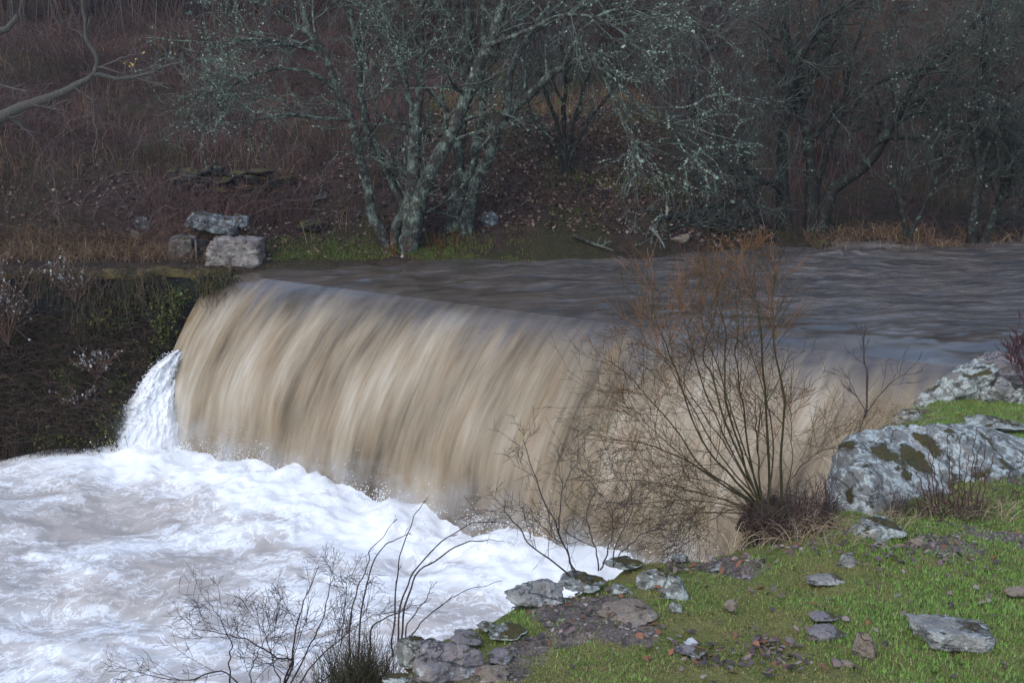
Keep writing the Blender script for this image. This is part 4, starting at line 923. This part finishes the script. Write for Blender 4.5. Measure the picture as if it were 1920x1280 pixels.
# osier at the far shore
pz = empty('osier_shrub', onfar(1400, 478), 'small orange-twigged osier at the far waterline behind the willow top', 'shrub')
b0 = WP[pz.name]; g7 = np.random.default_rng(15); P = np.zeros((16, 8, 3)); t = np.linspace(0, 1, 8)
P[..., 0] = b0[0]+g7.uniform(-.38, .38, 16)[:, None]*t; P[..., 1] = b0[1]+g7.uniform(-.2, .2, 16)[:, None]*t; P[..., 2] = b0[2]-.1+g7.uniform(.3, .55, 16)[:, None]*t
P1, R1 = grow(P, np.full((16, 8), .006), 7, .2, (20, 50), 4, .2, 1, .1, .1, .8, .0035)
Tubes().add(P, np.tile(np.linspace(.008, .004, 8), (16, 1)), 4).add(P1, R1, 3).build('stem', m_orange, pz)
for nm, px, lab in (('osier_shrub', (744, 478), 'rusty little shoots at the foot of the forked tree'), ('osier_shrub', (830, 470), 'rusty seedling shoots right of the forked tree at the shore')):
    b0 = onfar(*px); rt_ = empty(nm, b0, lab, 'shrub'); P = np.zeros((18, 6, 3)); t = np.linspace(0, 1, 6)
    P[..., 0] = b0[0]+g7.uniform(-.3, .3, 18)[:, None]*(.6+.4*t); P[..., 1] = b0[1]+g7.uniform(-.05, .15, 18)[:, None]; P[..., 2] = b0[2]-.05+g7.uniform(.12, .42, 18)[:, None]*t; P[:, 1:] += g7.normal(size=(18, 5, 3))*.012
    Tubes().add(P, np.tile(np.linspace(.006, .003, 6), (18, 1)), 3).build('stem', M_plain('rust_shoot', (.17, .05, .02), (.1, .035, .02), 9), rt_)

# ------------------------------------------------------------------ near shrubs
def near_shrub(name, label, base, stems, bark, root_r=None, nY=.12, lv=((6, .45), (5, .22), (4, .12)), rmin=.0013, seed=3, tipmat=None, up=.1, cat='shrub', ang=(20, 50), extra=None, part='stem'):
    g_ = np.random.default_rng(seed); rt_ = empty(name, base, label, cat); SP, SR = [], []
    for si, (pts, r0, r1, dY) in enumerate(stems):
        P = pxstem(pts, base[1]+g_.uniform(-.05, .05), dY, 16, .004, seed+si); Rr = np.linspace(r0, r1, 16)
        Rr = Rr*(.62 if name == 'willow_bush' else .72 if name == 'bare_shrub' else 1)
        Tubes().add(catmull(P, 30), np.interp(np.linspace(0, 1, 30), np.linspace(0, 1, 16), Rr)*(1+.05*g_.normal(size=30)), 7).build(part, bark, rt_)
        SP.append(P); SR.append(Rr)
    P0, R0 = np.stack(SP), np.stack(SR)
    if extra is not None:
        P0 = np.concatenate([P0, extra[0]]); R0 = np.concatenate([R0, extra[1]])
        Tubes().add(extra[0], extra[1], 5).build(part, bark, rt_)
    T = Tubes(); P, R = P0, R0
    for i, (nc, L) in enumerate(lv):
        P, R = grow(P, R, nc, L, ang, 7 if i < 2 else 5, .22 if i == 0 else .12, 1, up*(1 if i else .6), .07, .42, rmin, .45, .0032, g_)
        T.add(P, R, 4 if i == 0 else 3)
    T.build('crown', bark, rt_)
    return rt_, P0, R0
wb = onb(1440, 985); wb[2] -= .02
W = [([(1440, 960), (1437, 802), (1431, 696), (1423, 589), (1410, 545), (1404, 505)], .012, .003, .1), ([(1465, 950), (1463, 855), (1471, 775), (1463, 706), (1453, 643), (1447, 573), (1452, 530), (1456, 505)], .012, .003, -.1),
     ([(1430, 950), (1421, 870), (1418, 800), (1415, 740)], .009, .003, .2), ([(1425, 945), (1400, 880), (1373, 800), (1357, 727), (1362, 643), (1357, 600), (1346, 560), (1350, 525)], .011, .003, .15),
     ([(1425, 945), (1390, 860), (1352, 770), (1336, 706), (1317, 674), (1325, 632), (1341, 590), (1343, 540)], .010, .003, .3), ([(1420, 945), (1380, 900), (1336, 855), (1293, 770), (1272, 706), (1251, 653), (1229, 590), (1220, 530)], .010, .003, -.1),
     ([(1420, 948), (1370, 912), (1314, 872), (1272, 812), (1219, 749), (1176, 701), (1139, 675)], .009, .0025, .2), ([(1415, 948), (1360, 912), (1298, 871), (1245, 844), (1187, 828), (1130, 823)], .009, .0025, -.2),
     ([(1430, 945), (1405, 850), (1392, 760), (1380, 660), (1385, 600), (1378, 540)], .010, .003, .35), ([(1415, 955), (1350, 935), (1280, 915), (1200, 900), (1120, 905)], .006, .002, -.1), ([(1412, 965), (1340, 960), (1260, 965), (1180, 985), (1100, 1000)], .005, .002, .1),
     ([(1460, 950), (1490, 890), (1530, 850), (1570, 835)], .005, .002, .1), ([(1470, 950), (1482, 880), (1485, 800), (1478, 740)], .005, .002, .2), ([(1420, 950), (1330, 890), (1250, 830), (1190, 770), (1140, 740)], .006, .002, .1),
     ([(1425, 945), (1370, 850), (1310, 760), (1260, 690), (1200, 640)], .007, .002, .25), ([(1440, 950), (1450, 860), (1440, 760), (1400, 640), (1390, 560)], .008, .0025, .4), ([(1410, 960), (1330, 940), (1240, 940), (1150, 955)], .005, .002, .25),
     ([(1430, 945), (1375, 850), (1325, 740), (1295, 640), (1280, 590), (1268, 545)], .008, .0025, .3), ([(1432, 945), (1395, 840), (1350, 700), (1320, 620), (1310, 530)], .008, .0025, .45), ([(1425, 945), (1350, 850), (1285, 740), (1230, 650), (1195, 600)], .007, .0025, .5)]
gw = np.random.default_rng(123)
for k_ in range(7):
    ex, ey = gw.uniform(980, 1330), gw.uniform(900, 1035); W.append(([(1418, 965+gw.uniform(-15, 15)), ((1418*2+ex)/3, (965*2+ey)/3-gw.uniform(5, 45)), ((1418+ex*2)/3, (965+ey*2)/3-gw.uniform(0, 40)), (ex, ey)], .0026, .001, gw.uniform(-.3, .5)))
bush, bP, bR = near_shrub('willow_bush', 'large bare willow bush with russet tips at the brink before the fall', wb, W, m_bush, seed=41, lv=((10, .50), (4, .26), (2, .13)), rmin=.0007, up=.02, ang=(22, 65))
# russet upper twigs
top_ = bP[(bP[:, -1, 2] > .95)]; 
P1, R1 = grow(top_, np.full(top_.shape[:2], .0022), 12, .30, (25, 75), 6, .5, 1, .05, .10, .6, .0010, .3); P2, R2 = grow(P1, R1, 4, .17, (20, 55), 4, .15, 1, .08, .12, .8, .0009)
Tubes().add(P1, R1, 4).add(P2, R2, 3).build('twig', m_orange, bush)
P, Fv = rockmesh((.10, .09, .10), 431, 5, False, .3, 12, lump=.4); mk('root_crown', P+wb+np.array([0, .02, .02]), Fv, M_plain('mossy_root', (.02, .014, .011), (.05, .035, .022), 25), bush)
sb_ = onb(1080, 1088); sb_[2] -= .05
S_ = [([(1084, 1092), (1070, 1055), (1047, 997), (1019, 931), (1000, 884), (981, 823)], .007, .002, .1), ([(1078, 1090), (1047, 1060), (1000, 1025), (972, 987), (948, 959), (946, 938)], .006, .002, -.1), ([(1047, 997), (1052, 950), (1062, 900), (1085, 860)], .004, .0015, .0),
      ([(1122, 1070), (1118, 1030), (1105, 1000), (1100, 960), (1120, 910)], .005, .002, .15), ([(1125, 1068), (1140, 1030), (1150, 985), (1145, 940)], .005, .002, .1), ([(1080, 1090), (1060, 1030), (1020, 990), (990, 960)], .004, .0015, .1), ([(1150, 1062), (1180, 1020), (1220, 990), (1270, 970)], .004, .0015, .1), ([(1150, 1062), (1160, 1010), (1185, 960), (1180, 900)], .004, .0015, .1)]
near_shrub('bare_shrub', 'small bare dark shrub on the rocky brink in front of the brown fall', sb_, S_, m_dark_twig, seed=52, lv=((7, .26), (4, .14), (2, .08)), rmin=.0007, up=.02, ang=(25, 65))
bb = at(560, 1290, 3.9)
B_ = [([(527, 1330), (535, 1278), (550, 1222), (555, 1175), (573, 1123), (597, 1062)], .007, .002, .0), ([(530, 1290), (550, 1240), (512, 1227), (461, 1198), (414, 1187), (360, 1177)], .006, .0015, -.15), ([(440, 1320), (430, 1245), (433, 1208), (414, 1161), (391, 1128)], .005, .0015, .1),
      ([(500, 1330), (420, 1262), (362, 1273), (320, 1273), (255, 1257)], .005, .0015, -.1), ([(545, 1280), (580, 1210), (605, 1160), (620, 1095), (622, 1068)], .005, .0015, .15), ([(545, 1300), (600, 1230), (660, 1180), (700, 1150)], .005, .0015, .1), ([(530, 1300), (510, 1230), (495, 1170), (500, 1120)], .004, .0015, .2), ([(480, 1320), (470, 1260), (490, 1210), (520, 1170)], .004, .0015, .2), ([(560, 1310), (620, 1260), (640, 1200), (650, 1110), (640, 1080)], .004, .0015, .0)]
near_shrub('bare_shrub', 'leafless dark thorny shrub at bottom left against the white foam', bb, B_, m_dark_twig, seed=63, lv=((11, .26), (5, .12), (2, .06)), rmin=.0006, up=.0, ang=(25, 70))
cb = at(735, 1215, 3.75)
K_ = [([(737, 1230), (737, 1194), (742, 1100), (756, 1025), (775, 964), (806, 931)], .004, .001, .1), ([(745, 1225), (751, 1137), (775, 1076), (822, 1020), (873, 987), (906, 979), (953, 980)], .004, .001, .3), ([(750, 1225), (766, 1105), (812, 1053), (864, 1020), (906, 1013), (948, 1013)], .004, .001, .1),
      ([(650, 1250), (658, 1166), (667, 1114), (686, 1062), (705, 1020), (742, 971)], .0035, .001, .0), ([(670, 1240), (681, 1123), (709, 1034), (747, 1009), (770, 1001)], .0035, .001, .2), ([(690, 1240), (700, 1175), (747, 1147), (808, 1123)], .004, .001, .0), ([(755, 1230), (789, 1166), (859, 1114), (944, 1088)], .003, .001, .2), ([(750, 1230), (770, 1160), (800, 1120), (812, 1095)], .003, .001, .0)]
near_shrub('bramble_canes', 'long thin arching canes leaning right over the foam from the bank corner', cb, K_, m_dark_twig, seed=74, lv=((3, .05), (1, .03)), rmin=.0006, part='cane', cat='canes')
tb = onb(1605, 835); tb = at(1612, 800, 8.0)
near_shrub('bare_sapling', 'thin leafless sapling standing in straw at the brink right of the willow', tb, [([(1610, 812), (1625, 760), (1625, 700), (1618, 660), (1622, 615)], .009, .003, .1), ([(1622, 775), (1650, 740), (1680, 710), (1700, 700)], .005, .002, .0), ([(1622, 770), (1600, 730), (1590, 705)], .004, .002, .1)], m_dark_twig, seed=85, lv=((6, .3), (3, .14)), rmin=.0012, cat='sapling')
rb = onb(1790, 965)
RS = [([(1790+dx*.6, 965), (1790+dx*.8, 900), (1790+dx, 870-h)], .0035, .0015, 0.05) for dx, h in ((-80, -10), (-62, 5), (-45, 40), (-30, 10), (-12, 55), (-3, 20), (10, 45), (25, 15), (45, 30), (60, 60), (75, 20), (38, 70), (-52, 65))]
near_shrub('red_stem_shrub', 'clump of thin upright red stems growing against the big boulder', rb, RS, m_red_twig, seed=96, lv=((2, .06),), rmin=.001)
r2 = at(1915, 700, 8.6)
near_shrub('red_stem_shrub', 'purplish red twigs entering at the right edge above the shore rocks', r2, [([(1925+dx*.3, 720), (1915+dx, 680), (1905+dx*1.3, 640-h)], .006, .003, .1) for dx, h in ((-10, 0), (0, 20), (8, -10), (14, 30), (-16, 10), (22, 0))], m_red_twig, seed=97, lv=((8, .2), (4, .1)), rmin=.002)

# near strands: straw, brush at the boulder, broom
g8 = np.random.default_rng(88)
def patch(N, px0, px1, py0, py1):
    return np.array([onb(g8.uniform(px0, px1), g8.uniform(py0, py1)) for _ in range(N)])
straw = ((.38, .28, .17), (.30, .21, .12), (.22, .15, .09), (.45, .35, .24))
T = Tubes()
for n_, bx, H_ in ((330, (1470, 1640, 985, 1030), .10), (260, (1590, 1720, 765, 815), .16), (160, (1640, 1720, 965, 1000), .08), (220, (1720, 1900, 945, 980), .09), (60, (1360, 1460, 1000, 1030), .1), (140, (1560, 1640, 800, 880), .14)):
    Bp = patch(n_, *bx); T.add(*strands(n_, Bp, H_, H_*1.6, g8, 6, (.0010, .0022), 1.3, straw, .2, 3, None, .02))
tag(T.build('straw_grass', m_col), 'bleached straw lying round the willow foot and boulder', 'straw', kind='stuff')
T = Tubes()
for n_, bx, H_ in ((620, (1410, 1560, 945, 1008), .14), (250, (1395, 1450, 965, 1010), .12), (120, (1470, 1570, 900, 960), .12), (420, (1660, 1850, 930, 985), .12), (120, (1850, 1930, 870, 960), .1), (200, (1400, 1480, 960, 1010), .15)):
    Bp = patch(n_, *bx); T.add(*strands(n_, Bp, H_, H_*1.2, g8, 6, (.0010, .0026), 1.0, ((.06, .035, .03), (.09, .05, .045), (.045, .03, .025), (.12, .08, .06)), .3, 3, None, .03))
tag(T.build('brush_undergrowth', m_col), 'dark reddish dead brush tangled between the willow foot and boulder', 'brush', kind='stuff')
def broom(px, py, Y_, n_, H_, W_, label, cols, seed, r=(.0009, .0018)):
    g_ = np.random.default_rng(seed); b0 = at(px, py, Y_); rt_ = empty('broom_bush', b0, label, 'bush', None)
    Bp = b0+g_.normal(size=(n_, 3))*np.array([W_, W_, .0]); T = Tubes(); T.add(*strands(n_, Bp, H_, W_*1.4, g_, 6, r, .3, cols, .3, 3, None, .05)); T.build('foliage', m_col, rt_)
broom(672, 1330, 3.75, 1300, .26, .075, 'dense olive-brown broom bush at the bottom left corner of the bank', ((.05, .045, .022), (.07, .06, .035), (.09, .075, .05), (.04, .045, .018)), 5)
broom(1425, 1022, 5.3, 220, .07, .05, 'tuft of yellow-green sprigs at the foot of the willow', ((.10, .10, .025), (.07, .08, .02)), 6, (.0012, .002))

# ------------------------------------------------------------------ turf and fallen leaves on the near bank
g9 = np.random.default_rng(19)
N = 780000; y = 2.2+g9.random(N)**1.35*7.8; x = g9.uniform(-.9, 6.2, N)
k = (x < .5*y+1.1); x, y = x[k], y[k]; D = sdf(x, y); k = D > .01; x, y, D = x[k], y[k], D[k]
so_ = soil(x, y); tuft = fbm(x*9, y*9, 4., 2); k = (so_+.25*tuft+g9.normal(size=len(x))*.13 < .50) | (g9.random(len(x)) < .05); x, y = x[k], y[k]; tuft = tuft[k]
z = near_z(x, y); N = len(x)
gm = fbm(x*1.2, y*1.2, 21., 3)+.75*sst(.2, 1.5, x-.12*y)-.10
gr = gcol(N, g9, GREEN); ol = gcol(N, g9, OLIVE); f = sst(-.05, .35, gm+g9.normal(size=N)*.12)[:, None]
cols = ol*(1-f)+gr*f; dead = g9.random(N) < .06; cols[dead] = gcol(dead.sum(), g9, straw)
h = (.010+.015*f[:, 0]+.013*np.clip(tuft, 0, 1))
Vv, Fv, Cv = turf(N, x, y, z, g9, (.6, 1.3), .0021, cols, 1.7)
hh = np.repeat(h, 5); zz = np.repeat(z, 5); xx = np.repeat(x, 5); yy = np.repeat(y, 5)
Vv = np.stack([xx+(Vv[:, 0]-xx)*np.where(np.arange(len(Vv)) % 5 < 2, 1, hh), yy+(Vv[:, 1]-yy)*np.where(np.arange(len(Vv)) % 5 < 2, 1, hh), zz+(Vv[:, 2]-zz)*hh], 1)
tag(mk('turf_grass', Vv, Fv, m_turf, attrs={'Col': Cv}, smooth=False), 'short green and olive turf over the near bank', 'grass', kind='stuff')
def leaves(x, y, z, size, cols, g_):
    N = len(x); a = g_.uniform(0, 2*math.pi, N); tl = g_.normal(size=(N, 2))*.35
    ex = np.stack([np.cos(a), np.sin(a), tl[:, 0]], 1); ey = np.stack([-np.sin(a), np.cos(a), tl[:, 1]], 1)
    o = np.array([[-1, 0], [-.55, .42], [.1, .55], [.6, .3], [1, 0], [.6, -.3], [.1, -.55], [-.55, -.42]])
    rr = g_.uniform(.75, 1.25, (N, 8)); curl = g_.uniform(-.2, .6, N)
    Vv = np.stack([x, y, z], 1)[:, None]+size[:, None, None]*(ex[:, None]*(o[None, :, :1]*rr[..., None])+ey[:, None]*(o[None, :, 1:]*rr[..., None]))
    Vv[..., 2] += size[:, None]*(curl[:, None]*np.abs(o[None, :, 1])+.12*np.abs(o[None, :, 0])*curl[:, None])
    i = np.arange(N)[:, None]*8
    return Vv.reshape(-1, 3), [i+np.array([[0, 1, 7]]), i+np.array([[1, 2, 6, 7]]), i+np.array([[2, 3, 5, 6]]), i+np.array([[3, 4, 5]])], np.repeat(cols, 8, 0)
N = 34000; y = 2.3+g9.random(N)*6.3; x = g9.uniform(-.9, 5.5, N); D = sdf(x, y); so_ = soil(x, y); k = (D > .02) & (g9.random(N) < sst(.36, .66, so_+.2*pn(x*6, y*6, 3.))*.5+.012); x, y = x[k], y[k]
pts = [np.stack([x, y], 1)]
for n_, bx in ((80, (1630, 1720, 1020, 1055)), (70, (1380, 1600, 1015, 1050)), (40, (1740, 1860, 1025, 1060)), (90, (1360, 1520, 1195, 1270)), (80, (1240, 1420, 1190, 1250)), (30, (1420, 1480, 1190, 1215)), (90, (720, 765, 1205, 1255)), (40, (1240, 1330, 1045, 1075)), (120, (1000, 1900, 1030, 1270))):
    gx = g9.normal(size=(n_, 2))*.33; x0, x1, y0, y1 = bx
    if n_ == 120: gx = g9.uniform(-.5, .5, (n_, 2))
    pts.append(np.array([onb((x0+x1)/2+q_[0]*(x1-x0), (y0+y1)/2+q_[1]*(y1-y0))[:2] for q_ in gx]))
pts = np.concatenate(pts); x, y = pts.T; z = near_z(x, y)+g9.uniform(.004, .02, len(x)); N = len(x)
cols = gcol(N, g9, ((.13, .08, .075), (.085, .055, .056), (.17, .11, .095), (.06, .038, .036), (.24, .18, .165), (.20, .08, .035)))
rust = (x < -.15) & (y > 3.3); cols[rust] = gcol(rust.sum(), g9, ((.20, .06, .02), (.14, .045, .02)))
Vv, Fv, Cv = leaves(x, y, z, g9.uniform(.007, .021, N), cols, g9)
tag(mk('fallen_leaves', Vv, Fv, m_leaf, attrs={'Col': Cv}, smooth=False), 'purplish brown fallen leaves littering the near bank', 'leaves', kind='stuff')
# grit and pebbles of the bare patches
N = 9000; y = 2.6+g9.random(N)*4.5; x = g9.uniform(-.9, 3.5, N); D = sdf(x, y); k = (D > .03) & (soil(x, y) > .52) & (g9.random(N) < .55); x, y = x[k], y[k]
Dv, Df = ICO[3]; Dv = Dv; sub_ = bmesh.new(); bmesh.ops.create_icosphere(sub_, subdivisions=1, radius=1); Dv = np.array([q_.co[:] for q_ in sub_.verts]); Df = np.array([[w_.index for w_ in f_.verts] for f_ in sub_.faces]); sub_.free()
s_ = g9.uniform(.003, .013, len(x)); jit = g9.uniform(.6, 1.3, (len(x), len(Dv), 1))
Vv = np.stack([x, y, near_z(x, y)], 1)[:, None]+Dv[None]*jit*s_[:, None, None]*np.array([1.2, 1, .6]); Fv = (np.arange(len(x))[:, None, None]*len(Dv)+Df[None]).reshape(-1, 3)
tag(mk('gravel', Vv.reshape(-1, 3), Fv, m_leaf, attrs={'Col': np.repeat(gcol(len(x), g9, ((.2, .17, .155), (.26, .23, .2), (.13, .10, .095), (.3, .25, .22))), len(Dv), 0)}, smooth=False), 'small gravel and grit in the bare patches of the near bank', 'gravel', kind='stuff')
# ------------------------------------------------------------------ camera, sky, sun
cam = bpy.data.cameras.new('camera'); co = bpy.data.objects.new('camera', cam); C.objects.link(co)
co.location = (0, 0, CZ); co.rotation_euler = (math.pi/2-PITCH, 0, 0)
cam.sensor_width = 36; cam.lens = FPX/1920*36; cam.clip_end = 2000; cam.clip_start = .05
scene.camera = co
w = bpy.data.worlds.new('World'); scene.world = w; w.use_nodes = True
nt = w.node_tree; bg = nt.nodes['Background']
sky = nt.nodes.new('ShaderNodeTexSky'); sky.sky_type = 'NISHITA'; sky.sun_disc = False
EL, AZ = R_(48), R_(215)
sky.sun_elevation = EL; sky.sun_rotation = AZ; sky.dust_density = 1.2; sky.air_density = 1.3
nt.links.new(sky.outputs[0], bg.inputs[0]); bg.inputs[1].default_value = .14
sl = bpy.data.lights.new('sun', 'SUN'); sl.energy = .5; sl.angle = R_(70); sl.color = (1, .97, .94)
so = bpy.data.objects.new('sun', sl); C.objects.link(so)
dv = Vector((math.sin(AZ)*math.cos(EL), math.cos(AZ)*math.cos(EL), math.sin(EL)))
so.rotation_euler = dv.to_track_quat('Z', 'Y').to_euler()
vs = scene.view_settings; vs.view_transform = 'Standard'; vs.look = 'None'; vs.exposure = 1.0; vs.gamma = 1
scene.cycles.max_bounces = 6; scene.cycles.diffuse_bounces = 3; scene.cycles.glossy_bounces = 3

# damp winter air
hz = NB('damp_air'); hz.t.nodes.remove(hz.p); pv = hz.n('VolumePrincipled'); pv.inputs['Color'].default_value = (.68, .82, 1, 1); pv.inputs['Density'].default_value = .0006; pv.inputs['Anisotropy'].default_value = .2
hz.t.links.new(pv.outputs[0], hz.out.inputs['Volume'])
v_, f_ = boxv((5, 90, 8.5), (290, 270, 27)); tag(mk('haze', v_, f_, hz.m, smooth=False), kind='stuff')
scene.cycles.volume_bounces = 1
